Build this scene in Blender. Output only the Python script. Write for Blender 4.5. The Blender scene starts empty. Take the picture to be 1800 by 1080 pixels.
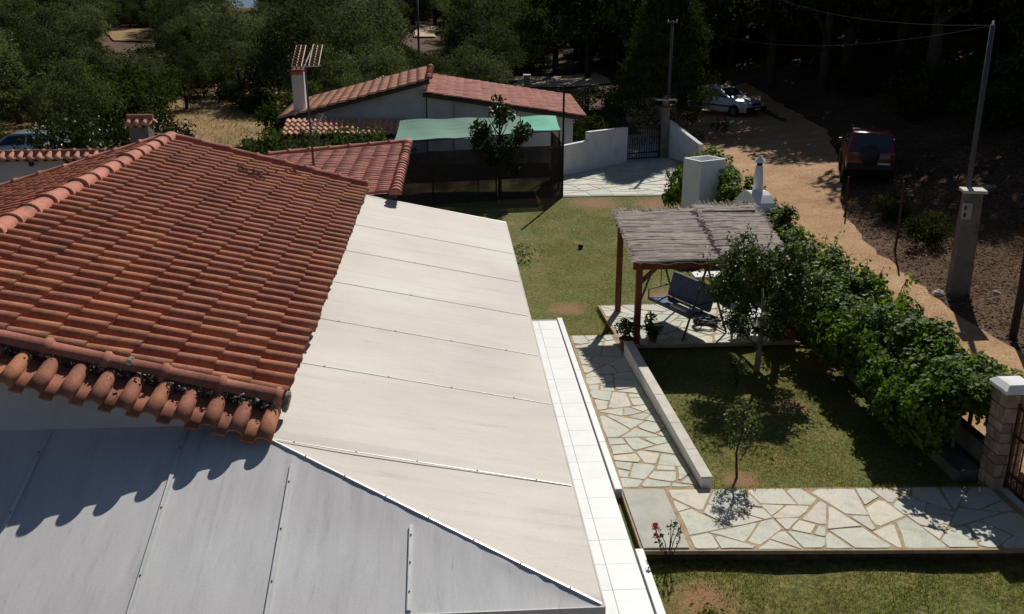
import bpy, math, random
import numpy as np
from mathutils import Vector, Matrix
R = math.radians
random.seed(7)
scn = bpy.context.scene
col = scn.collection

# ------------------------------------------------------------------ camera, sky, sun, exposure
cam_d = bpy.data.cameras.new('camera'); cam = bpy.data.objects.new('camera', cam_d); col.objects.link(cam)
cam.location = (0, 0, 7.2); cam.rotation_euler = (R(90 - 18.5), 0, R(-3.75))
cam_d.sensor_width = 36; cam_d.lens = 36 * 1666 / 1800; cam_d.clip_end = 6000; cam_d.clip_start = .1
scn.camera = cam
SUN_EL, SUN_AZ = 40.0, 22.0            # azimuth measured clockwise from +Y
world = bpy.data.worlds.new('World'); scn.world = world; world.use_nodes = True
wn = world.node_tree.nodes; wl = world.node_tree.links
for n in list(wn): wn.remove(n)
sky = wn.new('ShaderNodeTexSky'); sky.sky_type = 'NISHITA'; sky.sun_disc = False
sky.sun_elevation = R(SUN_EL); sky.sun_rotation = R(SUN_AZ); sky.altitude = 50; sky.air_density = .8; sky.dust_density = .4
bg = wn.new('ShaderNodeBackground'); bg.inputs[1].default_value = .05
wo = wn.new('ShaderNodeOutputWorld'); wl.new(sky.outputs[0], bg.inputs[0]); wl.new(bg.outputs[0], wo.inputs[0])
sd = bpy.data.lights.new('sun', 'SUN'); sd.energy = 5.0; sd.angle = R(.53); sd.color = (1, .955, .88)
so = bpy.data.objects.new('sun', sd); col.objects.link(so)
S = Vector((math.sin(R(SUN_AZ)) * math.cos(R(SUN_EL)), math.cos(R(SUN_AZ)) * math.cos(R(SUN_EL)), math.sin(R(SUN_EL))))
so.rotation_euler = S.to_track_quat('Z', 'Y').to_euler(); so.location = (10, 20, 40)
vs = scn.view_settings
vs.view_transform = 'Standard'; vs.look = 'None'; vs.exposure = -0.18; vs.gamma = 1; vs.use_curve_mapping = False
scn.cycles.use_denoising = True; scn.cycles.max_bounces = 6; scn.cycles.transparent_max_bounces = 12

# ------------------------------------------------------------------ materials
def nd(t, typ, **kw):
    n = t.nodes.new(typ)
    for k, v in kw.items(): setattr(n, k, v)
    return n
def base_mat(name):
    m = bpy.data.materials.new(name); m.use_nodes = True
    t = m.node_tree; p = t.nodes['Principled BSDF']
    return m, t, p
def ramp(t, stops, interp='LINEAR'):
    r = nd(t, 'ShaderNodeValToRGB'); e = r.color_ramp.elements
    r.color_ramp.interpolation = interp
    while len(e) > 1: e.remove(e[-1])
    e[0].position = stops[0][0]; e[0].color = (*stops[0][1], 1)
    for pos, c in stops[1:]:
        k = e.new(pos); k.color = (*c, 1)
    return r
def noise_mat(name, stops, scale=4, detail=6, rough=.85, bump=0, bscale=None, metal=0, spec=.3, stretch=(1, 1, 1), rnd=0, coat=0, nrough=.6, world_co=False, fine=0, fscale=60):
    """procedural colour: noise through a ramp, brightness jitter per object and per loose piece"""
    m, t, p = base_mat(name); L = t.links
    tc = nd(t, 'ShaderNodeTexCoord'); mp = nd(t, 'ShaderNodeMapping'); mp.inputs['Scale'].default_value = stretch
    if world_co:
        ge = nd(t, 'ShaderNodeNewGeometry'); L.new(ge.outputs['Position'], mp.inputs[0])
    else:
        oi0 = nd(t, 'ShaderNodeObjectInfo'); ad = nd(t, 'ShaderNodeVectorMath', operation='SCALE'); ad.inputs['Scale'].default_value = 37
        cb = nd(t, 'ShaderNodeCombineXYZ'); L.new(oi0.outputs['Random'], cb.inputs[0]); L.new(oi0.outputs['Random'], cb.inputs[1]); L.new(cb.outputs[0], ad.inputs[0])
        av = nd(t, 'ShaderNodeVectorMath', operation='ADD'); L.new(tc.outputs['Object'], av.inputs[0]); L.new(ad.outputs[0], av.inputs[1]); L.new(av.outputs[0], mp.inputs[0])
    n = nd(t, 'ShaderNodeTexNoise'); n.inputs['Scale'].default_value = scale; n.inputs['Detail'].default_value = detail; n.inputs['Roughness'].default_value = nrough
    L.new(mp.outputs[0], n.inputs['Vector'])
    r = ramp(t, stops); L.new(n.outputs['Fac'], r.inputs[0]); c = r.outputs[0]
    if fine:
        n3 = nd(t, 'ShaderNodeTexNoise'); n3.inputs['Scale'].default_value = fscale; n3.inputs['Detail'].default_value = 4
        L.new(mp.outputs[0], n3.inputs['Vector'])
        mr = nd(t, 'ShaderNodeMapRange'); mr.inputs[1].default_value = .3; mr.inputs[2].default_value = .7; mr.inputs[3].default_value = 1 - fine; mr.inputs[4].default_value = 1 + fine
        L.new(n3.outputs['Fac'], mr.inputs[0])
        v = nd(t, 'ShaderNodeVectorMath', operation='SCALE'); L.new(c, v.inputs[0]); L.new(mr.outputs[0], v.inputs['Scale']); c = v.outputs[0]
    if rnd:
        oi = nd(t, 'ShaderNodeObjectInfo'); g = nd(t, 'ShaderNodeNewGeometry')
        a = nd(t, 'ShaderNodeMath', operation='ADD'); L.new(oi.outputs['Random'], a.inputs[0]); L.new(g.outputs['Random Per Island'], a.inputs[1])
        f = nd(t, 'ShaderNodeMath', operation='FRACT'); L.new(a.outputs[0], f.inputs[0])
        mr = nd(t, 'ShaderNodeMapRange'); mr.inputs[3].default_value = 1 - rnd; mr.inputs[4].default_value = 1 + rnd; L.new(f.outputs[0], mr.inputs[0])
        v = nd(t, 'ShaderNodeVectorMath', operation='SCALE'); L.new(c, v.inputs[0]); L.new(mr.outputs[0], v.inputs['Scale']); c = v.outputs[0]
    L.new(c, p.inputs['Base Color'])
    p.inputs['Roughness'].default_value = rough; p.inputs['Metallic'].default_value = metal
    p.inputs['Specular IOR Level'].default_value = spec; p.inputs['Coat Weight'].default_value = coat
    if bump:
        n2 = nd(t, 'ShaderNodeTexNoise'); n2.inputs['Scale'].default_value = bscale or scale * 4; n2.inputs['Detail'].default_value = 8
        L.new(mp.outputs[0], n2.inputs['Vector'])
        b = nd(t, 'ShaderNodeBump'); b.inputs['Strength'].default_value = bump; b.inputs['Distance'].default_value = .03
        L.new(n2.outputs['Fac'], b.inputs['Height']); L.new(b.outputs[0], p.inputs['Normal'])
    return m
def leaf_mat(name, c1, c2, trans=.35, rough=.6, spec=.12, rnd=.35, tint=(1.3, 1.5, .5), world_scale=.6):
    m, t, p = base_mat(name); L = t.links
    g = nd(t, 'ShaderNodeNewGeometry'); oi = nd(t, 'ShaderNodeObjectInfo')
    n = nd(t, 'ShaderNodeTexNoise'); n.inputs['Scale'].default_value = world_scale; n.inputs['Detail'].default_value = 3
    L.new(g.outputs['Position'], n.inputs['Vector'])
    a = nd(t, 'ShaderNodeMath', operation='MULTIPLY_ADD'); L.new(g.outputs['Random Per Island'], a.inputs[0]); a.inputs[1].default_value = .5
    s = nd(t, 'ShaderNodeMath', operation='SUBTRACT'); L.new(n.outputs['Fac'], s.inputs[0]); s.inputs[1].default_value = .25; L.new(s.outputs[0], a.inputs[2])
    r = ramp(t, [(.15, c1), (.85, c2)]); L.new(a.outputs[0], r.inputs[0])
    mr = nd(t, 'ShaderNodeMapRange'); mr.inputs[3].default_value = 1 - rnd; mr.inputs[4].default_value = 1 + rnd; L.new(oi.outputs['Random'], mr.inputs[0])
    v = nd(t, 'ShaderNodeVectorMath', operation='SCALE'); L.new(r.outputs[0], v.inputs[0]); L.new(mr.outputs[0], v.inputs['Scale'])
    L.new(v.outputs[0], p.inputs['Base Color']); p.inputs['Roughness'].default_value = rough; p.inputs['Specular IOR Level'].default_value = spec
    tr = nd(t, 'ShaderNodeBsdfTranslucent'); tv = nd(t, 'ShaderNodeVectorMath', operation='MULTIPLY'); L.new(v.outputs[0], tv.inputs[0]); tv.inputs[1].default_value = tint
    L.new(tv.outputs[0], tr.inputs[0])
    mx = nd(t, 'ShaderNodeMixShader'); mx.inputs[0].default_value = trans
    out = t.nodes['Material Output']; L.new(p.outputs[0], mx.inputs[1]); L.new(tr.outputs[0], mx.inputs[2]); L.new(mx.outputs[0], out.inputs[0])
    return m
def plain(name, c, rough=.6, metal=0, spec=.4, coat=0, var=.12, scale=9, bump=.05):
    lo = tuple(x * (1 - var) for x in c); hi = tuple(min(1, x * (1 + var)) for x in c)
    return noise_mat(name, [(.3, lo), (.7, hi)], scale=scale, rough=rough, metal=metal, spec=spec, coat=coat, bump=bump)
def glass_mat(name, c=(.02, .025, .03)):
    m, t, p = base_mat(name); p.inputs['Base Color'].default_value = (*c, 1); p.inputs['Roughness'].default_value = .05; p.inputs['Specular IOR Level'].default_value = .6
    return m

def tile_mat():
    m, t, p = base_mat('clay_tile'); L = t.links
    oi = nd(t, 'ShaderNodeObjectInfo'); g = nd(t, 'ShaderNodeNewGeometry')
    a = nd(t, 'ShaderNodeMath', operation='ADD'); L.new(oi.outputs['Random'], a.inputs[0]); L.new(g.outputs['Random Per Island'], a.inputs[1])
    f = nd(t, 'ShaderNodeMath', operation='FRACT'); L.new(a.outputs[0], f.inputs[0])
    r = ramp(t, [(0, (.39, .150, .090)), (.2, (.47, .175, .098)), (.38, (.42, .168, .106)), (.55, (.50, .195, .103)), (.7, (.43, .172, .110)), (.86, (.46, .185, .108)), (.96, (.56, .235, .115)), (1, (.40, .150, .090))])
    L.new(f.outputs[0], r.inputs[0])
    n = nd(t, 'ShaderNodeTexNoise'); n.inputs['Scale'].default_value = 3.2; n.inputs['Detail'].default_value = 8; n.inputs['Roughness'].default_value = .75
    L.new(g.outputs['Position'], n.inputs['Vector'])
    lr = ramp(t, [(.38, (.60, .60, .60)), (.52, (.92, .92, .92)), (.66, (1.12, 1.09, 1.05))]); L.new(n.outputs['Fac'], lr.inputs[0])
    n2 = nd(t, 'ShaderNodeTexNoise'); n2.inputs['Scale'].default_value = 55; n2.inputs['Detail'].default_value = 5; n2.inputs['Roughness'].default_value = .7
    L.new(g.outputs['Position'], n2.inputs['Vector'])
    sr = ramp(t, [(.34, (.58, .56, .55)), (.46, (.96, .96, .96)), (.62, (1.02, 1.02, 1.02)), (.74, (1.25, 1.22, 1.15))]); L.new(n2.outputs['Fac'], sr.inputs[0])
    v = nd(t, 'ShaderNodeVectorMath', operation='MULTIPLY'); L.new(r.outputs[0], v.inputs[0]); L.new(lr.outputs[0], v.inputs[1])
    v2 = nd(t, 'ShaderNodeVectorMath', operation='MULTIPLY'); L.new(v.outputs[0], v2.inputs[0]); L.new(sr.outputs[0], v2.inputs[1])
    n3 = nd(t, 'ShaderNodeTexNoise'); n3.inputs['Scale'].default_value = 17; n3.inputs['Detail'].default_value = 6; n3.inputs['Roughness'].default_value = .75; L.new(g.outputs['Position'], n3.inputs['Vector'])
    lf = nd(t, 'ShaderNodeMapRange'); lf.inputs[1].default_value = .58; lf.inputs[2].default_value = .72; lf.inputs[4].default_value = .55; L.new(n3.outputs['Fac'], lf.inputs[0])
    lm = nd(t, 'ShaderNodeMix', data_type='RGBA'); L.new(lf.outputs[0], lm.inputs[0]); L.new(v2.outputs[0], lm.inputs[6]); lm.inputs[7].default_value = (.20, .16, .125, 1)
    L.new(lm.outputs[2], p.inputs['Base Color']); p.inputs['Roughness'].default_value = .82; p.inputs['Specular IOR Level'].default_value = .25
    b = nd(t, 'ShaderNodeBump'); b.inputs['Strength'].default_value = .35; b.inputs['Distance'].default_value = .006
    L.new(n2.outputs['Fac'], b.inputs['Height']); L.new(b.outputs[0], p.inputs['Normal'])
    return m
def fabric_mat(name, cA, cB, stretch):
    """weathered awning cloth: streaks of dirt run down the slope"""
    m, t, p = base_mat(name); L = t.links
    g = nd(t, 'ShaderNodeNewGeometry'); mp = nd(t, 'ShaderNodeMapping'); mp.inputs['Scale'].default_value = stretch; L.new(g.outputs['Position'], mp.inputs[0])
    n = nd(t, 'ShaderNodeTexNoise'); n.inputs['Scale'].default_value = 1; n.inputs['Detail'].default_value = 7; n.inputs['Roughness'].default_value = .62; L.new(mp.outputs[0], n.inputs['Vector'])
    r = ramp(t, [(.24, tuple(x * .80 for x in cB)), (.38, cB), (.60, cA)]); L.new(n.outputs['Fac'], r.inputs[0])
    big = nd(t, 'ShaderNodeTexNoise'); big.inputs['Scale'].default_value = .55; big.inputs['Detail'].default_value = 3; L.new(g.outputs['Position'], big.inputs['Vector'])
    rb = ramp(t, [(.32, (.90, .875, .87)), (.5, (.99, .97, .95)), (.68, (1.04, 1.05, 1.03))]); L.new(big.outputs['Fac'], rb.inputs[0])
    fn = nd(t, 'ShaderNodeTexNoise'); fn.inputs['Scale'].default_value = 130; fn.inputs['Detail'].default_value = 2; L.new(g.outputs['Position'], fn.inputs['Vector'])
    rf = ramp(t, [(.35, (.90, .90, .90)), (.65, (1.06, 1.06, 1.06))]); L.new(fn.outputs['Fac'], rf.inputs[0])
    v = nd(t, 'ShaderNodeVectorMath', operation='MULTIPLY'); L.new(r.outputs[0], v.inputs[0]); L.new(rb.outputs[0], v.inputs[1])
    sp = nd(t, 'ShaderNodeTexNoise'); sp.inputs['Scale'].default_value = 1; sp.inputs['Detail'].default_value = 4; sp.inputs['Roughness'].default_value = .8
    m2 = nd(t, 'ShaderNodeMapping'); m2.inputs['Scale'].default_value = tuple(x * 3.2 for x in stretch); m2.inputs['Location'].default_value = (3.3, 1.7, 0); L.new(g.outputs['Position'], m2.inputs[0]); L.new(m2.outputs[0], sp.inputs['Vector'])
    rs = ramp(t, [(.26, (.72, .72, .73)), (.36, (.95, .95, .95)), (.5, (1, 1, 1))]); L.new(sp.outputs['Fac'], rs.inputs[0])
    v3 = nd(t, 'ShaderNodeVectorMath', operation='MULTIPLY'); L.new(v.outputs[0], v3.inputs[0]); L.new(rs.outputs[0], v3.inputs[1])
    v2 = nd(t, 'ShaderNodeVectorMath', operation='MULTIPLY'); L.new(v3.outputs[0], v2.inputs[0]); L.new(rf.outputs[0], v2.inputs[1])
    L.new(v2.outputs[0], p.inputs['Base Color']); p.inputs['Roughness'].default_value = .8; p.inputs['Specular IOR Level'].default_value = .25
    b = nd(t, 'ShaderNodeBump'); b.inputs['Strength'].default_value = .12; b.inputs['Distance'].default_value = .004; L.new(fn.outputs['Fac'], b.inputs['Height']); L.new(b.outputs[0], p.inputs['Normal'])
    return m
def net_mat(name, c, cover):
    m, t, p = base_mat(name); L = t.links
    p.inputs['Base Color'].default_value = (*c, 1); p.inputs['Roughness'].default_value = .9
    tr = nd(t, 'ShaderNodeBsdfTransparent'); mx = nd(t, 'ShaderNodeMixShader')
    n = nd(t, 'ShaderNodeTexNoise'); n.inputs['Scale'].default_value = 1.3; g = nd(t, 'ShaderNodeNewGeometry'); L.new(g.outputs['Position'], n.inputs['Vector'])
    mr = nd(t, 'ShaderNodeMapRange'); mr.inputs[1].default_value = .3; mr.inputs[2].default_value = .7; mr.inputs[3].default_value = cover - .1; mr.inputs[4].default_value = cover + .1
    L.new(n.outputs['Fac'], mr.inputs[0]); L.new(mr.outputs[0], mx.inputs[0])
    L.new(tr.outputs[0], mx.inputs[1]); L.new(p.outputs[0], mx.inputs[2]); L.new(mx.outputs[0], t.nodes['Material Output'].inputs[0])
    return m

M = {}
M['tile'] = tile_mat()
M['cap'] = noise_mat('clay_cap', [(.30, (.22, .095, .070)), (.48, (.39, .145, .098)), (.75, (.46, .180, .125))], scale=5, rough=.85, bump=.08, bscale=60, rnd=.14, world_co=True, fine=.22, fscale=70)
M['orange'] = noise_mat('orange_tile', [(.25, (.36, .105, .05)), (.5, (.50, .155, .07)), (.75, (.58, .20, .10))], scale=3, rough=.8, rnd=.18, world_co=True, fine=.15, fscale=40)
M['tile_far'] = noise_mat('orange_clay_tile', [(.25, (.54, .25, .15)), (.5, (.69, .34, .215)), (.75, (.76, .41, .28))], scale=2.5, rough=.85, rnd=.18, world_co=True, fine=.15, fscale=25)
M['tile_pink'] = noise_mat('pinkish_clay_tile', [(.25, (.50, .215, .16)), (.5, (.62, .28, .21)), (.75, (.69, .34, .27))], scale=2.5, rough=.85, rnd=.2, world_co=True, fine=.15, fscale=25)
M['mortar_old'] = noise_mat('old_mortar', [(.3, (.10, .085, .07)), (.55, (.26, .23, .19)), (.75, (.42, .38, .31))], scale=14, rough=.95, bump=.8, bscale=30, world_co=True)
M['debris'] = noise_mat('roof_debris', [(.3, (.022, .018, .014)), (.55, (.075, .06, .045)), (.75, (.2, .17, .13))], scale=22, rough=1, bump=1, bscale=40, world_co=True)
M['deck'] = plain('roof_deck', (.07, .05, .04), .95)
M['fab_r'] = fabric_mat('awning_cloth_bright', (.72, .685, .63), (.68, .645, .595), (.6, 5, 2))
M['fab_n'] = fabric_mat('awning_cloth_grey', (.70, .695, .70), (.635, .63, .64), (8, .7, 2))
M['alu'] = plain('aluminium_strip', (.72, .73, .71), .45, .3, var=.06)
M['screw'] = plain('dark_screw', (.06, .055, .05), .5, .6)
M['white'] = noise_mat('white_render', [(.26, (.62, .60, .56)), (.4, (.76, .755, .74)), (.6, (.84, .84, .83))], scale=2.2, rough=.85, bump=.15, bscale=60, fine=.05, world_co=True)
M['lit_white'] = noise_mat('lit_white_render', [(.26, (.78, .78, .76)), (.5, (.88, .88, .87))], scale=2.5, rough=.85, bump=.12, bscale=50, fine=.03, world_co=True)  # white raised in colour to stand in for light on oven and enclosure
M['oldwhite'] = noise_mat('weathered_white_render', [(.3, (.50, .49, .47)), (.6, (.68, .67, .65))], scale=1.2, rough=.9, bump=.2, bscale=40, fine=.08, world_co=True)
M['marble'] = noise_mat('white_marble', [(.3, (.72, .73, .73)), (.55, (.82, .82, .82)), (.8, (.86, .86, .86))], scale=1.5, rough=.5, rnd=.03, bump=.05, bscale=40, fine=.03)
M['grout'] = plain('grout', (.36, .35, .33), .95)
M['flag'] = None
M['mortar'] = noise_mat('sandy_mortar', [(.3, (.34, .235, .14)), (.6, (.48, .36, .225))], scale=6, rough=.95, bump=.5, bscale=60, world_co=True, fine=.2)
M['slab'] = noise_mat('pale_slab', [(.3, (.40, .395, .35)), (.6, (.50, .49, .43))], scale=3, rough=.8, bump=.1, fine=.1, world_co=True)
M['coping'] = noise_mat('stone_coping', [(.3, (.52, .48, .40)), (.6, (.66, .63, .56))], scale=3.5, rough=.8, rnd=.08, bump=.1, fine=.08)
M['wood'] = noise_mat('stained_wood', [(.3, (.11, .033, .016)), (.6, (.20, .062, .03)), (.8, (.26, .09, .045))], scale=3, stretch=(6, 6, .6), rough=.65, bump=.15, rnd=.1)
M['reed'] = noise_mat('dry_reed', [(.3, (.55, .46, .385)), (.55, (.72, .625, .535)), (.8, (.84, .745, .62))], scale=5, rough=.85, rnd=.25)
M['rope'] = plain('pale_rope', (.5, .45, .38), .9)
M['brick'] = noise_mat('pillar_stone', [(.3, (.26, .17, .13)), (.6, (.40, .30, .25))], scale=6, rough=.9, bump=.4, rnd=.3)
M['iron'] = plain('painted_iron', (.035, .018, .014), .5, .3, var=.3)
M['blackiron'] = plain('black_iron', (.018, .018, .018), .5, .4)
M['concrete'] = noise_mat('old_concrete', [(.3, (.12, .108, .095)), (.6, (.21, .19, .17))], scale=3, rough=.95, bump=.4, bscale=25, world_co=True, fine=.15)
M['rust'] = noise_mat('rusty_steel', [(.3, (.05, .022, .015)), (.6, (.13, .05, .028))], scale=12, rough=.9, bump=.3)
M['galv'] = plain('galvanised_steel', (.085, .09, .095), .6, .3)
M['bark'] = noise_mat('bark', [(.3, (.030, .023, .017)), (.6, (.075, .058, .043))], scale=4, stretch=(3, 3, .7), rough=.95, bump=.8, bscale=20)
M['palebark'] = noise_mat('pale_bark', [(.3, (.16, .14, .115)), (.6, (.30, .27, .23))], scale=5, stretch=(3, 3, .8), rough=.95, bump=.6, bscale=25)
M['olive'] = leaf_mat('olive_leaf', (.030, .040, .019), (.095, .108, .056), .24, .8, .02, .5)
M['olive_pale'] = leaf_mat('pale_olive_leaf', (.052, .062, .036), (.150, .162, .102), .24, .8, .02, .4)
M['dark'] = leaf_mat('dark_leaf', (.022, .034, .011), (.070, .092, .028), .25, .8, .02, .5)
M['pine'] = leaf_mat('pine_needle', (.018, .030, .009), (.064, .085, .026), .15, .8, .02)
M['vine'] = leaf_mat('vine_leaf', (.042, .080, .013), (.150, .215, .036), .45, .55, .15, .1)
M['shade'] = leaf_mat('garden_tree_leaf', (.026, .045, .012), (.080, .110, .034), .25, .5, .22, .1)
M['citrus'] = leaf_mat('citrus_leaf', (.022, .038, .010), (.055, .080, .024), .2, .5, .2, .1)
M['yellowbush'] = leaf_mat('broom_leaf', (.09, .075, .015), (.19, .15, .03), .25)
M['flower'] = leaf_mat('white_petal', (.65, .63, .58), (.80, .78, .74), .3, .6, .2, .05, (1, 1, 1))
M['pink'] = leaf_mat('pink_petal', (.55, .04, .09), (.75, .12, .17), .3, .6, .2, .05, (1, .6, .6))
M['grass'] = leaf_mat('grass_blade', (.105, .120, .024), (.26, .240, .065), .4, .6, .2, .1, (1.2, 1.3, .5), 3.0)
M['drygrass'] = leaf_mat('dry_grass_blade', (.17, .12, .06), (.36, .27, .14), .3, .7, .15, .1, (1, 1, .8), .9)
M['litter'] = leaf_mat('leaf_litter', (.085, .040, .022), (.25, .135, .070), .1, .9, .1, .1, (1, 1, 1), .8)
M['pot'] = plain('terracotta_pot', (.30, .10, .06), .8)
M['blue'] = plain('blue_grey_canvas', (.10, .125, .19), .85, var=.3)
M['cream'] = plain('pale_cushion', (.50, .49, .42), .9)
M['hose'] = plain('black_rubber', (.02, .02, .022), .5)
M['meter'] = plain('grey_plastic', (.36, .36, .35), .6)
M['tarpL'] = noise_mat('faded_green_shade_cloth', [(.3, (.09, .21, .155)), (.65, (.15, .30, .225))], scale=1.5, stretch=(.5, 5, 1), rough=.8, bump=.2, world_co=True)
M['tarpR'] = noise_mat('green_shade_cloth', [(.3, (.035, .33, .21)), (.65, (.065, .46, .31))], scale=2, rough=.7, bump=.2, world_co=True)
M['net'] = net_mat('brown_shade_net', (.026, .018, .014), .90)
M['redpaint'] = plain('red_car_paint', (.13, .004, .018), .32, 0, .5, .6, .06, bump=0)
M['whitepaint'] = plain('white_car_paint', (.58, .60, .63), .3, 0, .5, .5, .05, bump=0)
M['silver'] = plain('silver_green_car_paint', (.36, .42, .42), .3, .4, .5, .5, .05, bump=0)
M['carglass'] = glass_mat('car_glass')
M['tyre'] = plain('tyre_rubber', (.02, .02, .02), .9)
M['rim'] = plain('alloy_rim', (.12, .12, .125), .5, .6)
M['trim'] = plain('black_trim', (.02, .02, .02), .6)
M['lampred'] = plain('tail_lamp', (.12, .008, .008), .2, 0, .6)
M['lampclear'] = plain('head_lamp', (.6, .62, .65), .15, 0, .6)
M['plate'] = plain('number_plate', (.6, .6, .58), .5)
M['rock'] = noise_mat('rock', [(.3, (.28, .25, .21)), (.6, (.5, .46, .4))], scale=4, rough=.95, bump=.6, rnd=.2)
M['grid'] = plain('antenna_metal', (.32, .25, .14), .6, .4)
M['chrome'] = plain('antenna_boom', (.6, .6, .6), .4, .6)
M['fencewood'] = plain('dark_timber', (.05, .035, .025), .9)
def flag_mat():
    m, t, p = base_mat('flagstone'); L = t.links
    oi = nd(t, 'ShaderNodeObjectInfo'); g = nd(t, 'ShaderNodeNewGeometry')
    r = ramp(t, [(0, (.46, .49, .41)), (.2, (.60, .585, .48)), (.4, (.52, .545, .455)), (.6, (.66, .60, .47)), (.78, (.55, .57, .49)), (.9, (.64, .58, .49)), (1, (.48, .47, .40))]); L.new(oi.outputs['Random'], r.inputs[0])
    n = nd(t, 'ShaderNodeTexNoise'); n.inputs['Scale'].default_value = 4; n.inputs['Detail'].default_value = 8; n.inputs['Roughness'].default_value = .65; n.inputs['Distortion'].default_value = .8; L.new(g.outputs['Position'], n.inputs['Vector'])
    q = ramp(t, [(.32, (.78, .78, .76)), (.5, (.97, .98, .98)), (.7, (1.10, 1.07, 1.0))]); L.new(n.outputs['Fac'], q.inputs[0])
    n2 = nd(t, 'ShaderNodeTexNoise'); n2.inputs['Scale'].default_value = 45; n2.inputs['Detail'].default_value = 5; L.new(g.outputs['Position'], n2.inputs['Vector'])
    q2 = ramp(t, [(.35, (.85, .84, .82)), (.6, (1.03, 1.03, 1.03))]); L.new(n2.outputs['Fac'], q2.inputs[0])
    v = nd(t, 'ShaderNodeVectorMath', operation='MULTIPLY'); L.new(r.outputs[0], v.inputs[0]); L.new(q.outputs[0], v.inputs[1])
    v2 = nd(t, 'ShaderNodeVectorMath', operation='MULTIPLY'); L.new(v.outputs[0], v2.inputs[0]); L.new(q2.outputs[0], v2.inputs[1])
    L.new(v2.outputs[0], p.inputs['Base Color']); p.inputs['Roughness'].default_value = .75
    b = nd(t, 'ShaderNodeBump'); b.inputs['Strength'].default_value = .3; b.inputs['Distance'].default_value = .01; L.new(n.outputs['Fac'], b.inputs['Height']); L.new(b.outputs[0], p.inputs['Normal'])
    return m
M['flag'] = flag_mat()
M['lawn'] = noise_mat('lawn_soil_and_turf', [(.32, (.25, .155, .07)), (.42, (.19, .160, .050)), (.52, (.120, .130, .030)), (.70, (.175, .175, .048))], scale=1.0, detail=10, rough=1, bump=.8, bscale=30, world_co=True, fine=.5, fscale=14, nrough=.8)
PATCH = [(6.13, 15.5, .42), (4.42, 12.82, .5), (3.05, 9.95, .75), (5.2, 22.0, .9), (2.75, 21.2, .7), (2.7, 33.0, 1.6), (5.0, 32.2, 1.5), (7.2, 32, 1.5), (7.4, 17.4, .8)]
def lawn_patches():
    t = M['lawn'].node_tree; L = t.links; p = t.nodes['Principled BSDF']; src = p.inputs['Base Color'].links[0].from_socket
    g = nd(t, 'ShaderNodeNewGeometry'); n = nd(t, 'ShaderNodeTexNoise'); n.inputs['Scale'].default_value = 5; n.inputs['Detail'].default_value = 7; n.inputs['Roughness'].default_value = .7; L.new(g.outputs['Position'], n.inputs['Vector'])
    acc = None
    for x, y, r_ in PATCH:
        d = nd(t, 'ShaderNodeVectorMath', operation='DISTANCE'); L.new(g.outputs['Position'], d.inputs[0]); d.inputs[1].default_value = (x, y, 0)
        m1 = nd(t, 'ShaderNodeMapRange'); m1.inputs[1].default_value = 0; m1.inputs[2].default_value = r_; m1.inputs[3].default_value = 1; m1.inputs[4].default_value = 0; L.new(d.outputs['Value'], m1.inputs[0])
        if acc is None: acc = m1.outputs[0]
        else: q = nd(t, 'ShaderNodeMath', operation='MAXIMUM'); L.new(acc, q.inputs[0]); L.new(m1.outputs[0], q.inputs[1]); acc = q.outputs[0]
    ad = nd(t, 'ShaderNodeMath', operation='MULTIPLY_ADD'); L.new(acc, ad.inputs[0]); ad.inputs[1].default_value = .9; L.new(n.outputs['Fac'], ad.inputs[2])
    f = nd(t, 'ShaderNodeMapRange'); f.inputs[1].default_value = .72; f.inputs[2].default_value = 1.15; L.new(ad.outputs[0], f.inputs[0])
    mx = nd(t, 'ShaderNodeMix', data_type='RGBA'); L.new(f.outputs[0], mx.inputs[0]); L.new(src, mx.inputs[6]); mx.inputs[7].default_value = (.29, .165, .085, 1); L.new(mx.outputs[2], p.inputs['Base Color'])
lawn_patches()
M['dirt'] = noise_mat('orange_dirt', [(.28, (.31, .165, .085)), (.5, (.45, .27, .14)), (.72, (.55, .37, .22))], scale=.8, detail=10, rough=1, bump=.7, bscale=14, world_co=True, fine=.25, fscale=18, nrough=.7)
M['ground'] = noise_mat('brown_soil', [(.3, (.045, .028, .016)), (.5, (.100, .056, .031)), (.72, (.17, .10, .055))], scale=.5, detail=10, rough=1, bump=1, bscale=10, world_co=True, fine=.4, fscale=9, nrough=.7)
M['field'] = noise_mat('dry_field', [(.3, (.20, .125, .05)), (.6, (.33, .215, .09))], scale=.35, detail=9, rough=1, bump=.8, bscale=9, world_co=True, fine=.3, fscale=6)
M['sand'] = noise_mat('pale_sand', [(.3, (.42, .30, .19)), (.6, (.58, .45, .31))], scale=.6, detail=8, rough=1, bump=.4, world_co=True, fine=.2, fscale=8)
m, t, p = base_mat('sea_water'); p.inputs['Base Color'].default_value = (.02, .07, .13, 1); p.inputs['Roughness'].default_value = .25; M['sea'] = m

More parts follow.
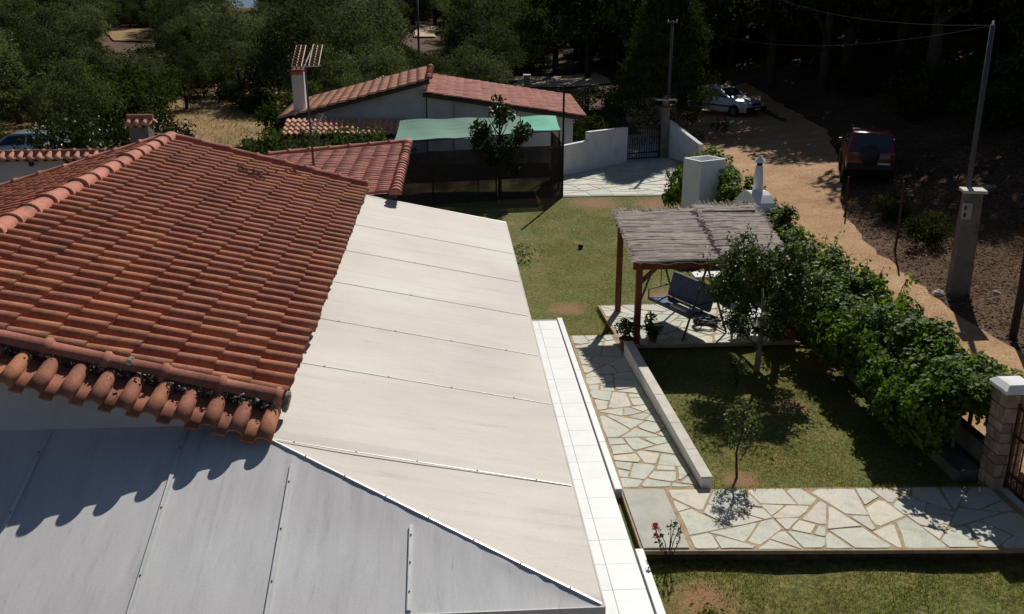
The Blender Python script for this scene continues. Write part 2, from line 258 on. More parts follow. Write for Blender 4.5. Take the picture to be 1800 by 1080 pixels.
# ------------------------------------------------------------------ mesh helpers
class MB:
    def __init__(s): s.v = []; s.f = []; s.m = []; s.mi = 0
    def add(s, vs, fs):
        o = len(s.v); s.v += [tuple(v) for v in vs]; s.f += [tuple(i + o for i in f) for f in fs]; s.m += [s.mi] * len(fs); return s
    def box(s, c, d, rz=0, rx=0, ry=0):
        h = [x / 2 for x in d]; Mx = Matrix.Rotation(rz, 3, 'Z') @ Matrix.Rotation(ry, 3, 'Y') @ Matrix.Rotation(rx, 3, 'X'); c = Vector(c)
        vs = [c + Mx @ Vector((sx * h[0], sy * h[1], sz * h[2])) for sz in (-1, 1) for sy in (-1, 1) for sx in (-1, 1)]
        return s.add(vs, [(0, 2, 3, 1), (4, 5, 7, 6), (0, 1, 5, 4), (2, 6, 7, 3), (0, 4, 6, 2), (1, 3, 7, 5)])
    def hexa(s, b, t):   # bottom quad, top quad (same winding, counter-clockwise from above)
        return s.add(list(b) + list(t), [(3, 2, 1, 0), (4, 5, 6, 7), (0, 1, 5, 4), (1, 2, 6, 5), (2, 3, 7, 6), (3, 0, 4, 7)])
    def bar(s, a, b, w, h=None, up=(0, 0, 1)):
        a = Vector(a); b = Vector(b); h = h or w; d = (b - a).normalized(); u = Vector(up)
        if abs(d.dot(u)) > .98: u = Vector((0, 1, 0))
        r = d.cross(u).normalized(); u = r.cross(d)
        q = lambda p: [p - r * w / 2 - u * h / 2, p + r * w / 2 - u * h / 2, p + r * w / 2 + u * h / 2, p - r * w / 2 + u * h / 2]
        return s.add(q(a) + q(b), [(0, 3, 2, 1), (4, 5, 6, 7), (0, 1, 5, 4), (1, 2, 6, 5), (2, 3, 7, 6), (3, 0, 4, 7)])
    def tube(s, pts, rad, n=6, caps=True):
        pts = [Vector(p) for p in pts]; k = len(pts); rad = rad if isinstance(rad, (list, tuple)) else [rad] * k
        vs = []; ref = None
        for i, p in enumerate(pts):
            d = (pts[min(i + 1, k - 1)] - pts[max(i - 1, 0)]).normalized()
            if ref is None:
                ref = Vector((0, 0, 1)) if abs(d.z) < .9 else Vector((1, 0, 0))
            r = d.cross(ref).normalized(); u = r.cross(d).normalized(); ref = u
            for j in range(n):
                a = 2 * math.pi * j / n; vs.append(p + (r * math.cos(a) + u * math.sin(a)) * rad[i])
        fs = [(i * n + j, i * n + (j + 1) % n, (i + 1) * n + (j + 1) % n, (i + 1) * n + j) for i in range(k - 1) for j in range(n)]
        if caps: fs += [tuple(range(n - 1, -1, -1)), tuple((k - 1) * n + j for j in range(n))]
        return s.add(vs, fs)
    def lathe(s, prof, c=(0, 0, 0), n=16, axis='Z'):
        vs = []
        for r_, z in prof:
            for j in range(n):
                a = 2 * math.pi * j / n; x, y = r_ * math.cos(a), r_ * math.sin(a)
                vs.append((c[0] + x, c[1] + y, c[2] + z) if axis == 'Z' else (c[0] + x, c[1] + z, c[2] + y))
        fs = [(i * n + j, i * n + (j + 1) % n, (i + 1) * n + (j + 1) % n, (i + 1) * n + j) for i in range(len(prof) - 1) for j in range(n)]
        fs += [tuple(range(n - 1, -1, -1)), tuple((len(prof) - 1) * n + j for j in range(n))]
        return s.add(vs, fs)
    def mesh(s, name, mats, smooth=False):
        me = bpy.data.meshes.new(name); me.from_pydata([tuple(v) for v in s.v], [], s.f)
        for mt in (mats if isinstance(mats, list) else [mats]): me.materials.append(M[mt])
        if isinstance(mats, list): me.polygons.foreach_set('material_index', s.m)
        if smooth: me.polygons.foreach_set('use_smooth', [True] * len(me.polygons))
        me.update(); return me
    def build(s, name, mats, parent=None, smooth=False, bevel=0, **kw):
        return link(name, s.mesh(name, mats, smooth), parent, bevel=bevel, **kw)
def link(name, me, parent=None, label=None, cat=None, group=None, kind=None, bevel=0, loc=None, rot=None, scale=None):
    o = bpy.data.objects.new(name, me); col.objects.link(o)
    if parent is not None: o.parent = parent
    if loc is not None: o.location = loc
    if rot is not None: o.rotation_euler = rot
    if scale is not None: o.scale = scale
    if label: o['label'] = label
    if cat: o['category'] = cat
    if group: o['group'] = group
    if kind: o['kind'] = kind
    if bevel:
        b = o.modifiers.new('bevel', 'BEVEL'); b.width = bevel; b.segments = 2; b.limit_method = 'ANGLE'
    return o
def thing(name, label, cat, loc=(0, 0, 0), rz=0, group=None, scale=None):
    return link(name, None, None, label, cat, group, None, 0, loc, (0, 0, rz), scale)
def copy_tree(o, parent=None):
    c = o.copy(); col.objects.link(c); c.parent = parent
    for ch in o.children: copy_tree(ch, c)
    return c
def np_mesh(name, v, quads, mats, mi=None):
    me = bpy.data.meshes.new(name); v = np.asarray(v, np.float32); q = np.asarray(quads, np.int32); k = q.shape[1]
    me.vertices.add(len(v)); me.vertices.foreach_set('co', v.ravel()); me.loops.add(q.size); me.loops.foreach_set('vertex_index', q.ravel())
    me.polygons.add(len(q)); me.polygons.foreach_set('loop_start', np.arange(0, q.size, k, dtype=np.int32)); me.polygons.foreach_set('loop_total', np.full(len(q), k, np.int32))
    for mt in (mats if isinstance(mats, list) else [mats]): me.materials.append(M[mt])
    if mi is not None: me.polygons.foreach_set('material_index', np.asarray(mi, np.int32))
    me.update(calc_edges=True); return me
def leaves(rng, pos, nrm, size, aspect=.5, jit=.9, fold=.18, var=.35):
    """one folded rhombic leaf at every point"""
    n = len(pos); nn = nrm + rng.normal(0, jit, (n, 3)); nn /= np.linalg.norm(nn, axis=1)[:, None] + 1e-9
    a = rng.normal(0, 1, (n, 3)); a -= nn * (a * nn).sum(1)[:, None]; a /= np.linalg.norm(a, axis=1)[:, None] + 1e-9
    b = np.cross(nn, a); L = size * (1 + rng.uniform(-var, var, n))[:, None]
    v = np.empty((n, 4, 3)); v[:, 0] = pos - a * L * .5; v[:, 2] = pos + a * L * .5
    v[:, 1] = pos + b * L * aspect * .5 + nn * L * fold - a * L * .08; v[:, 3] = pos - b * L * aspect * .5 + nn * L * fold - a * L * .08
    return v.reshape(-1, 3), np.arange(n * 4).reshape(n, 4)
def clump_points(rng, centers, radii, counts, flat=.8):
    P = []; N = []
    for c, r, k in zip(centers, radii, counts):
        d = rng.normal(0, 1, (k, 3)); d /= np.linalg.norm(d, axis=1)[:, None]
        rr = r * rng.uniform(.25, 1.0, k) ** .6; p = d * rr[:, None]; p[:, 2] *= flat
        P.append(p + c); n = d * .8; n[:, 2] += .5; N.append(n)
    return np.concatenate(P), np.concatenate(N)

# ------------------------------------------------------------------ terrain
def clamp(x, a, b): return max(a, min(b, x))
def terr(x, y):
    z = .085 * clamp(x - 8.4, 0, 8) + .02 * clamp(y - 25, 0, 40)
    z += .30 * max(0, x - 16.4) * clamp((y - 8) / 14, 0, 1) * (1 if x < 34 else 1) if x < 40 else .30 * 23.6 * clamp((y - 8) / 14, 0, 1)
    z += .05 * clamp(y - 72, 0, 78)
    if y > 150: z -= .45 * (y - 150)
    z += .12 * math.sin(x * .21 + 1.3) * math.sin(y * .17) * clamp((abs(x - 3) - 12) / 10, 0, 1)
    return z
def terr_low(x, y):
    near = -14 < x < 17 and -6 < y < 46
    return terr(x, y) - (.30 if near and y < 11 and x < 8.6 else .09 if near else .02)
xs = np.unique(np.concatenate([np.arange(-300, -60, 12), np.arange(-60, -15, 3), np.arange(-15, 30, 1.0), np.arange(30, 70, 4), np.arange(70, 301, 14)]))
ys = np.unique(np.concatenate([np.arange(-60, -6, 6), np.arange(-6, 60, 1.0), np.arange(60, 150, 4), np.arange(150, 331, 8)]))
V = [(x, y, terr_low(x, y)) for y in ys for x in xs]; nx = len(xs)
Q = [(j * nx + i, j * nx + i + 1, (j + 1) * nx + i + 1, (j + 1) * nx + i) for j in range(len(ys) - 1) for i in range(nx - 1)]
link('ground', np_mesh('ground', V, Q, 'ground'), kind='structure')
mb = MB(); mb.add([(-6000, 180, -38), (6000, 180, -38), (6000, 5900, -38), (-6000, 5900, -38)], [(0, 1, 2, 3)]); mb.build('sea', 'sea', kind='structure')
def strip(name, rows, mat, dz, nseg=8, kind='structure', wob=0):
    """sheet between a left and a right edge line given as (xl, xr, y)"""
    rng = random.Random(name); v = []; 
    for xl, xr, y in rows:
        a = rng.uniform(-wob, wob); b = rng.uniform(-wob, wob)
        for i in range(nseg + 1):
            x = (xl + a) + (xr + b - xl - a) * i / nseg; v.append((x, y, terr(x, y) + dz))
    q = [(j * (nseg + 1) + i, j * (nseg + 1) + i + 1, (j + 1) * (nseg + 1) + i + 1, (j + 1) * (nseg + 1) + i) for j in range(len(rows) - 1) for i in range(nseg)]
    return link(name, np_mesh(name, v, q, mat), kind=kind)
def lerp_rows(keys, step):
    out = []
    for (a, b, y0), (c, d, y1) in zip(keys, keys[1:]):
        k = max(1, int((y1 - y0) / step))
        for i in range(k): t_ = i / k; out.append((a + (c - a) * t_, b + (d - b) * t_, y0 + (y1 - y0) * t_))
    return out + [keys[-1]]
# lawns: a raised garden behind the path and a lower one in front of it
strip('garden_lawn', lerp_rows([(1.2, 8.15, 10.8), (1.2, 8.15, 20), (-1, 8.2, 20.2), (-3, 8.6, 29), (-3, 8.8, 33), (2, 8.8, 36)], .5), 'lawn', .0, 14)
v = [(x, y, -.10 + .02 * math.sin(3 * x + y)) for y in np.linspace(2, 11.1, 20) for x in np.linspace(1.6, 8.3, 14)]
link('front_lawn', np_mesh('front_lawn', v, [(j * 14 + i, j * 14 + i + 1, (j + 1) * 14 + i + 1, (j + 1) * 14 + i) for j in range(19) for i in range(13)], 'lawn'), kind='structure')
strip('dirt_road', lerp_rows([(8.45, 11.4, -4), (8.45, 11.3, 15), (8.5, 11.4, 20), (8.55, 11.8, 25), (8.8, 12.5, 29), (9.0, 13.7, 32), (9.2, 15.5, 37), (9.4, 17, 42), (9.5, 17.5, 50), (9.5, 18, 58)], .5), 'dirt', .012, 16, wob=.09)
strip('sandy_track', lerp_rows([(4.5, 11.5, 66.5), (4.8, 11.5, 70), (5.4, 11.3, 74)], 1), 'sand', .05, 8, wob=.3)
strip('dry_field', lerp_rows([(-26, -7.5, 44), (-24, -9, 52), (-21, -9, 58), (-19, -11, 64)], 1), 'field', .05, 10, wob=.4)
strip('sandy_bank', lerp_rows([(-34, -30, 102), (-37, -33, 109), (-38.5, -34.5, 114)], 2), 'field', .12, 8, wob=.5)
strip('sandy_clearing', lerp_rows([(-3.6, -1.4, 104), (-3.8, -1.2, 112), (-4, -1.2, 118)], 2), 'sand', .15, 6, wob=.3)
strip('grass_patch', lerp_rows([(-36, -19, 40), (-36, -20, 47)], 1), 'field', .06, 8, wob=.4)

# ------------------------------------------------------------------ crazy paving
def clip(poly, nx_, ny_, c):      # keep n.p <= c
    out = []
    for i in range(len(poly)):
        a, b = poly[i], poly[(i + 1) % len(poly)]; da = a[0] * nx_ + a[1] * ny_ - c; db = b[0] * nx_ + b[1] * ny_ - c
        if da <= 0: out.append(a)
        if (da < 0) != (db < 0) and abs(da - db) > 1e-9:
            t_ = da / (da - db); out.append((a[0] + (b[0] - a[0]) * t_, a[1] + (b[1] - a[1]) * t_))
    return out
def area(p): return abs(sum(p[i][0] * p[(i + 1) % len(p)][1] - p[(i + 1) % len(p)][0] * p[i][1] for i in range(len(p)))) / 2
def paving(parent, region, z0, cell, gap, seed, zf=None):
    rng = random.Random(seed); xs_ = [p[0] for p in region]; ys_ = [p[1] for p in region]
    n = 0; todo = [list(region)]; cells = []
    while todo:                                  # break the area into angular slabs, as a mason lays them
        pg = todo.pop(); A_ = area(pg); target = cell * cell * rng.choice((.35, .5, .8, 1.0, 1.4)) * rng.uniform(.8, 1.2)
        if A_ < target * 1.25 or A_ < .035: cells.append(pg); continue
        cx = sum(p[0] for p in pg) / len(pg); cy = sum(p[1] for p in pg) / len(pg)
        sxx = sum((p[0] - cx) ** 2 for p in pg); syy = sum((p[1] - cy) ** 2 for p in pg); sxy = sum((p[0] - cx) * (p[1] - cy) for p in pg)
        th = .5 * math.atan2(2 * sxy, sxx - syy); lam = rng.gauss(0, .42 if A_ < cell * cell * 5 else .30)
        nx_, ny_ = math.cos(th + lam), math.sin(th + lam); pr0 = [p[0] * nx_ + p[1] * ny_ for p in pg]; lo, hi = min(pr0), max(pr0); c_ = lo + (hi - lo) * rng.uniform(.34, .66)
        u_ = clip(pg, nx_, ny_, c_); w_ = clip(pg, -nx_, -ny_, -c_)
        if len(u_) < 3 or len(w_) < 3: cells.append(pg); continue
        todo += [u_, w_]
    for poly in cells:
        if len(poly) < 3 or area(poly) < .02: continue
        base = poly                              # joints: cut every side back
        for k in range(len(base)):
            a, b = base[k], base[(k + 1) % len(base)]; dx, dy = b[0] - a[0], b[1] - a[1]; l = math.hypot(dx, dy)
            if l < 1e-4: continue
            nx_, ny_ = dy / l, -dx / l; poly = clip(poly, nx_, ny_, a[0] * nx_ + a[1] * ny_ - gap * rng.uniform(.25, 1.3))
            if len(poly) < 3: break
        if len(poly) < 3 or area(poly) < .012: continue
        cx = sum(p[0] for p in poly) / len(poly); cy = sum(p[1] for p in poly) / len(poly)
        for _ in range(2):                        # chip the corners
            rr = sorted(((p[0] - cx) ** 2 + (p[1] - cy) ** 2, p) for p in poly)
            d2, p = rr[-1]; d = math.sqrt(d2)
            if d > 1.35 * math.sqrt(area(poly) / math.pi) and rng.random() < .75:
                nx_, ny_ = (p[0] - cx) / d, (p[1] - cy) / d; poly = clip(poly, nx_, ny_, nx_ * cx + ny_ * cy + d * rng.uniform(.84, .95))
        pr_ = []
        for k in range(len(poly)):               # break long straight sides a little
            a, b = poly[k], poly[(k + 1) % len(poly)]; pr_.append(a)
            l = math.hypot(b[0] - a[0], b[1] - a[1])
            if l > .3: t_ = rng.uniform(.3, .7); w = rng.uniform(-.02, .012); pr_.append((a[0] + (b[0] - a[0]) * t_ + (b[1] - a[1]) / l * -w, a[1] + (b[1] - a[1]) * t_ + (b[0] - a[0]) / l * w))
        poly = pr_; k = len(poly); zt = (zf(cx, cy) if zf else z0) + rng.uniform(.003, .012); tx, ty = rng.uniform(-.009, .009), rng.uniform(-.009, .009)
        v = [(x - cx, y - cy, -.03) for x, y in poly] + [((x - cx), (y - cy), -.006 + tx * (x - cx) + ty * (y - cy)) for x, y in poly] + [((x - cx) * .972, (y - cy) * .972, tx * (x - cx) + ty * (y - cy)) for x, y in poly]
        f = [(a, (a + 1) % k, k + (a + 1) % k, k + a) for a in range(k)] + [(k + a, k + (a + 1) % k, 2 * k + (a + 1) % k, 2 * k + a) for a in range(k)] + [tuple(range(2 * k, 3 * k))]
        mb = MB(); mb.add(v, f); mb.build('flagstone', 'flag', parent, loc=(cx, cy, zt)); n += 1
    return n
mb = MB()
mb.hexa([(2.44, 10.82, .045), (8.25, 10.48, .045), (8.25, 12.2, .045), (2.44, 12.46, .045)], [(2.44, 10.82, .10), (8.25, 10.48, .10), (8.25, 12.2, .10), (2.44, 12.46, .10)])
mb.hexa([(2.44, 12.46, -.3), (3.66, 12.41, -.3), (3.52, 19.15, -.3), (2.5, 19.15, -.3)], [(2.44, 12.46, .10), (3.66, 12.41, .10), (3.52, 19.15, .10), (2.5, 19.15, .10)])
mbs_ = MB(); mbs_.hexa([(2.44, 10.90, -.3), (8.25, 10.56, -.3), (8.25, 12.15, -.3), (2.44, 12.4, -.3)], [(2.44, 10.90, .0449), (8.25, 10.56, .0449), (8.25, 12.15, .0449), (2.44, 12.4, .0449)])
mbs_.build('path_shade_bed', 'ground', kind='structure')  # dark soil colour stands in for the shade below the path edge
path = mb.build('garden_path', 'mortar', kind='structure')
paving(path, [(3.14, 10.80), (8.0, 10.53), (8.0, 12.19), (3.14, 12.42)], .10, .52, .022, 3)
paving(path, [(2.49, 12.52), (3.64, 12.47), (3.43, 19.12), (2.53, 19.12)], .10, .46, .020, 12)
mb = MB(); mb.hexa([(2.47, 10.86, .02), (3.09, 10.83, .02), (3.09, 12.40, .02), (2.47, 12.44, .02)], [(2.47, 10.86, .122), (3.09, 10.83, .122), (3.09, 12.40, .122), (2.47, 12.44, .122)])
mb.build('step_slab', 'slab', path, bevel=.008)
mb = MB(); mb.hexa([(3.56, 18.52, -.3), (7.30, 18.52, -.3), (7.30, 21.1, -.3), (3.46, 21.1, -.3)], [(3.56, 18.52, .0449), (7.30, 18.52, .0449), (7.30, 21.1, .0449), (3.46, 21.1, .0449)]); mb.build('patio_shade_bed', 'ground', kind='structure')  # bed coloured dark in place of the black shade along the patio front
mb = MB(); mb.hexa([(3.52, 18.42, .045), (7.35, 18.42, .045), (7.35, 21.15, .045), (3.42, 21.15, .045)], [(3.52, 18.42, .105), (7.35, 18.42, .105), (7.35, 21.15, .105), (3.42, 21.15, .105)])
patio = mb.build('patio', 'mortar', kind='structure')
paving(patio, [(3.55, 18.45), (7.3, 18.45), (7.3, 21.12), (3.46, 21.12)], .105, .5, .022, 5)
# paved drive in front of the far gate
rows = [(3.6, 8.7, 33.2), (3.9, 8.9, 35), (4.3, 9.1, 37), (5.6, 9.3, 38.5), (7.2, 9.4, 40.5), (7.0, 9.6, 46)]
drive = strip('driveway', lerp_rows(rows, .5), 'slab', .03, 8)
paving(drive, [(3.75, 33.3), (8.65, 33.3), (9.1, 37.6), (9.2, 39.9), (7.6, 39.4), (4.4, 36.4)], .03, .75, .012, 8, zf=lambda x, y: terr(x, y) + .03)

# ------------------------------------------------------------------ terrace of white tiles along the house
mb = MB(); mb.hexa([(-1.7, 3, -.3), (2.30, 3, -.3), (2.33, 20.15, -.3), (-1.7, 20.15, -.3)], [(-1.7, 3, .13), (2.30, 3, .13), (2.33, 20.15, .13), (-1.7, 20.15, .13)])
terrace = mb.build('terrace', 'grout', kind='structure')
def tilebox(x0, x1, y0, y1, h=.02):
    mb = MB(); mb.box((0, 0, -h / 2), (x1 - x0, y1 - y0, h)); return mb
tile_mesh = {}
def floor_tile(x0, x1, y0, y1, z, name='floor_tile'):
    key = (round(x1 - x0, 3), round(y1 - y0, 3))
    if key not in tile_mesh: tile_mesh[key] = tilebox(x0, x1, y0, y1).mesh('floor_tile', 'marble')
    link(name, tile_mesh[key], terrace, loc=((x0 + x1) / 2, (y0 + y1) / 2, z + random.uniform(-.001, .0015)))
y = 3.2
while y < 20.0:
    y1 = min(y + .56, 20.13)
    floor_tile(1.905, 2.315, y + .003, y1 - .003, .15)
    floor_tile(1.40, 1.898, y + .003, y1 - .003, .149)
    floor_tile(.80, 1.394, y + .003, y1 - .003, .149)
    y += .56
for a, b, x in ((12.38, 20.18, 2.40), (3.2, 10.80, 2.40)):      # white kerb beyond a narrow open joint
    k = int((b - a) / 1.3)
    for i in range(k):
        mb = MB(); mb.box((0, 0, 0), (.11, (b - a) / k - .006, .46)); mb.build('kerb_stone', 'marble', terrace, bevel=.006, loc=(x + .0, a + (b - a) * (i + .5) / k, -.072 + random.uniform(-.002, .002)))

# ------------------------------------------------------------------ main house
EX, EZ, RX, RZ, Y0, Y1 = -1.66, 3.48, -5.30, 4.48, 8.34, 18.50
LX, LZ = -8.75, 3.46
house = thing('house', 'white house under a weathered red clay tile gable roof', 'house', (-5, 13, 0))
house_inv = Matrix.Translation((5, -13, 0))
def hp(o): o.matrix_parent_inverse = house_inv; return o
mb = MB()
for (ya, yb) in ((8.10, 8.35), (18.05, 18.30)):     # gable walls
    v = [(-8.3, ya, 0), (-1.9, ya, 0), (-1.9, ya, 3.30), (RX, ya, RZ - .14), (-8.3, ya, 3.45)]
    v += [(x, yb, z) for x, _, z in v]
    mb.add(v, [(4, 3, 2, 1, 0)[::-1], (5, 6, 7, 8, 9)[::-1], (0, 5, 6, 1), (1, 6, 7, 2), (2, 7, 8, 3), (3, 8, 9, 4), (4, 9, 5, 0)])
mb.box((-2.02, 13.2, 1.66), (.24, 9.7, 3.28)); mb.box((-8.18, 13.2, 1.66), (.24, 9.7, 3.28))
hp(mb.build('wall', 'oldwhite', house))
def pt(side, u, y, dz=0):
    """point on the roof plane: u metres down the slope from the ridge"""
    ex, ez = (EX, EZ) if side > 0 else (LX, LZ)
    L_ = math.hypot(ex - RX, ez - RZ); t_ = u / L_; return Vector((RX + (ex - RX) * t_, y, RZ + (ez - RZ) * t_ + dz))
LR = math.hypot(EX - RX, EZ - RZ); LL = math.hypot(LX - RX, LZ - RZ)
mb = MB()
mb.add([pt(1, 0, Y0 - .02, -.10), pt(1, LR - .08, Y0 - .02, -.10), pt(1, LR - .08, Y1, -.10), pt(1, 0, Y1, -.10), pt(1, 0, Y0 - .02, -.02), pt(1, LR - .08, Y0 - .02, -.02), pt(1, LR - .08, Y1, -.02), pt(1, 0, Y1, -.02)],
       [(3, 2, 1, 0), (4, 5, 6, 7), (0, 1, 5, 4), (1, 2, 6, 5), (2, 3, 7, 6)])
mb.add([pt(-1, 0, Y0 - .02, -.10), pt(-1, LL - .08, Y0 - .02, -.10), pt(-1, LL - .08, Y1, -.10), pt(-1, 0, Y1, -.10), pt(-1, 0, Y0 - .02, -.02), pt(-1, LL - .08, Y0 - .02, -.02), pt(-1, LL - .08, Y1, -.02), pt(-1, 0, Y1, -.02)],
       [(0, 1, 2, 3), (7, 6, 5, 4), (4, 5, 1, 0), (5, 6, 2, 1), (6, 7, 3, 2)])
roof = hp(mb.build('roof', 'deck', house))
PITCH, EXPO = .268, .372
def barrel(length, pitch, rise=.108, n=8, thick=.014, step=.022, panr=.38):
    """one interlocking clay tile: flat pan and half-round roll; +y runs down the slope"""
    prof = []
    pan = pitch * panr
    prof.append((-pitch / 2 - .012, .006)); prof.append((-pitch / 2 + pan * .45, 0.0)); prof.append((-pitch / 2 + pan, .006))
    w = pitch - pan; cx = -pitch / 2 + pan + w / 2
    for i in range(n + 1):
        a = math.pi * (1 - i / n); prof.append((cx + math.cos(a) * w / 2 * .98, .006 + math.sin(a) ** .8 * rise))
    k = len(prof); v = []
    for (yy, dz, sc) in ((0, 0, .94), (length * .5, step * .5, .97), (length, step, 1.0)):
        v += [(x * (sc if i > 2 else 1), yy, z * sc + dz) for i, (x, z) in enumerate(prof)]
    v += [(x, length, z + step - thick - .004) for x, z in prof]
    f = []
    for r_ in range(2): f += [(r_ * k + i, r_ * k + i + 1, (r_ + 1) * k + i + 1, (r_ + 1) * k + i)[::-1] for i in range(k - 1)]
    f += [(2 * k + i, 2 * k + i + 1, 3 * k + i + 1, 3 * k + i)[::-1] for i in range(k - 1)]
    return v, f
def set_flat_ends(me):
    sm = [abs(p_.normal.y) < .7 for p_ in me.polygons]; me.polygons.foreach_set('use_smooth', sm)
TV, TF = barrel(.43, PITCH)
mb = MB(); mb.add(TV, TF); tile_me = mb.mesh('roof_tile', 'tile'); set_flat_ends(tile_me)
def frame(side_ang, flip):
    # local x across, y down the slope, z up; down-slope is +X for the right side, -X for the left one
    d = Vector((math.cos(side_ang), 0, -math.sin(side_ang))) if not flip else Vector((-math.cos(side_ang), 0, -math.sin(side_ang)))
    n = Vector((math.sin(side_ang), 0, math.cos(side_ang))) if not flip else Vector((-math.sin(side_ang), 0, math.cos(side_ang)))
    x = d.cross(n); return Matrix((x, d, n)).transposed()
AR = math.atan2(RZ - EZ, EX - RX); AL = math.atan2(RZ - LZ, RX - LX)
FR = frame(AR, False); FL = frame(AL, True)
rngt = random.Random(11)
rows_r = int((Y1 - Y0 - .05) / PITCH); ncol = int(LR / EXPO + .5)
cand = []
for r_ in range(rows_r):
    for c_ in range(ncol):
        u = LR - .43 + .05 - c_ * EXPO
        if u < -.12: continue
        cand.append((r_, c_, u))
cand.sort(key=lambda k: k[0] * PITCH + .25 * k[1] * EXPO)
fieldV = []; fieldF = []
def tile_xf(Fm, side, u, y):
    o = pt(side, u, y, 0) + Fm @ Vector((0, 0, .004 + rngt.uniform(-.003, .004)))
    j = Matrix.Rotation(rngt.gauss(0, .020), 3, 'Z') @ Matrix.Rotation(rngt.gauss(0, .006), 3, 'X') @ Matrix.Rotation(rngt.gauss(0, .01), 3, 'Y')
    o = o + Fm @ Vector((rngt.gauss(0, .005), rngt.gauss(0, .011), 0)); return (Fm @ j).to_4x4(), o
for i, (r_, c_, u) in enumerate(cand):
    Mx, o = tile_xf(FR, 1, u, Y0 + .20 + r_ * PITCH)
    if i < 300:
        ob = hp(link('roof_tile', tile_me, roof)); Mx.translation = o; ob.matrix_parent_inverse = Matrix.Identity(4); ob.matrix_basis = Mx
    else:
        k = len(fieldV); fieldV += [tuple((Mx.to_3x3() @ Vector(v)) + o) for v in TV]; fieldF += [tuple(a + k for a in f) for f in TF]
leftV = []; leftF = []
for r_ in range(rows_r):
    for c_ in range(int(LL / EXPO + .5)):
        u = LL - .38 - c_ * EXPO
        if u < -.12: continue
        Mx, o = tile_xf(FL, -1, u, Y0 + .20 + r_ * PITCH)
        k = len(leftV); leftV += [tuple((Mx.to_3x3() @ Vector(v)) + o) for v in TV]; leftF += [tuple(a + k for a in f) for f in TF]
def field(name, V_, F_, mat, parent):
    mb = MB(); mb.v = V_; mb.f = F_; mb.m = [0] * len(F_); me = mb.mesh(name, mat); me.polygons.foreach_set('use_smooth', [True] * len(F_)); 
    o = link(name, me, parent, kind='stuff'); o.matrix_parent_inverse = Matrix.Identity(4); return o
field('tile_field', fieldV, fieldF, 'tile', roof)
field('left_tile_field', leftV, leftF, 'orange', roof)
# ridge and verge caps: half-round tiles with a collar at one end
def cap_mesh(length, w=.15, h=.115, n=10, collar=True, name='ridge_cap'):
    mb = MB(); v = []
    st = [(0, .90), (length - .075, .97)] + ([(length - .072, 1.13), (length - .030, 1.15), (length - .022, 1.02), (length, .99)] if collar else [(length, 1.0)])
    for yy, s_ in st:
        for i in range(n + 1):
            a = math.pi * (1 - i / n); v.append((math.cos(a) * w * s_, yy, math.sin(a) ** .85 * h * s_ - .02))
    k = n + 1
    f = [(r_ * k + i, r_ * k + i + 1, (r_ + 1) * k + i + 1, (r_ + 1) * k + i)[::-1] for r_ in range(len(st) - 1) for i in range(n)]
    e = len(v); v += [(x * .88, y_, z * .86) for x, y_, z in v[-k:]]; f += [(e - k + i, e - k + i + 1, e + i + 1, e + i)[::-1] for i in range(n)]
    f += [tuple(e + i for i in range(k))[::-1]]
    mb.add(v, f); me = mb.mesh(name, 'cap'); me.polygons.foreach_set('use_smooth', [len(p_.vertices) == 4 for p_ in me.polygons]); return me
def run_caps(a, b, me, step, parent, name='ridge_cap', up=Vector((0, 0, 1)), jit=.012):
    a = Vector(a); b = Vector(b); d = (b - a).normalized(); n = int((b - a).length / step + .4)
    x = d.cross(up).normalized(); z = x.cross(d); st = (b - a).length / n
    for i in range(n):
        Mx = (Matrix((x, d, z)).transposed() @ Matrix.Rotation(rngt.gauss(0, jit), 3, 'X') @ Matrix.Rotation(rngt.gauss(0, jit), 3, 'Z')).to_4x4(); Mx.translation = a + d * st * i + Vector((0, 0, rngt.gauss(0, .004)))
        o = link(name, me, parent); o.matrix_parent_inverse = Matrix.Identity(4); o.matrix_basis = Mx
cap_me = cap_mesh(.58, .138, .115); vcap_me = cap_mesh(.53, .115, .118, name='verge_cap')
run_caps((RX, Y1 + .1, RZ + .075), (RX, Y0 - .1, RZ + .075), cap_me, .55, roof)
run_caps(pt(1, .10, Y0 + .03, .03), pt(1, LR + .02, Y0 + .03, .03), vcap_me, .495, roof, 'verge_cap')
run_caps(pt(1, .10, Y1 + .02, .08), pt(1, LR + .05, Y1 + .02, .08), vcap_me, .495, roof, 'verge_cap')
run_caps(pt(-1, .10, Y1 + .02, .08), pt(-1, LL + .05, Y1 + .02, .08), vcap_me, .495, roof, 'verge_cap')
run_caps(pt(-1, .10, Y0, .08), pt(-1, LL + .05, Y0, .08), vcap_me, .495, roof, 'verge_cap')
# skirt of eaves tiles hanging over the near gable wall
SV, SF = barrel(.50, .262, .080, 10, step=.012, panr=.40)
SV = [(-x, y, z) for x, y, z in SV]; SF = [f[::-1] for f in SF]
mb = MB(); mb.add(SV, SF); skirt_me = mb.mesh('verge_tile', 'tile'); set_flat_ends(skirt_me)
nsk = int(LR / .25)
for i in range(nsk):
    u = LR - .10 - i * .25; o = pt(1, u, Y0 - .05, -.05)
    x = (pt(1, 1, 0) - pt(1, 0, 0)).normalized() * -1; d = Vector((-.02, -1, -.24)).normalized(); d = (d - x * d.dot(x)).normalized(); z = x.cross(d)
    if z.z < 0: x = -x; z = x.cross(d)
    Mx = (Matrix((x, d, z)).transposed() @ Matrix.Rotation(rngt.gauss(0, .010), 3, 'Z')).to_4x4(); Mx.translation = o + Vector((0, rngt.gauss(0, .012), rngt.gauss(0, .006)))
    ob = link('verge_tile', skirt_me, roof); ob.matrix_parent_inverse = Matrix.Identity(4); ob.matrix_basis = Mx
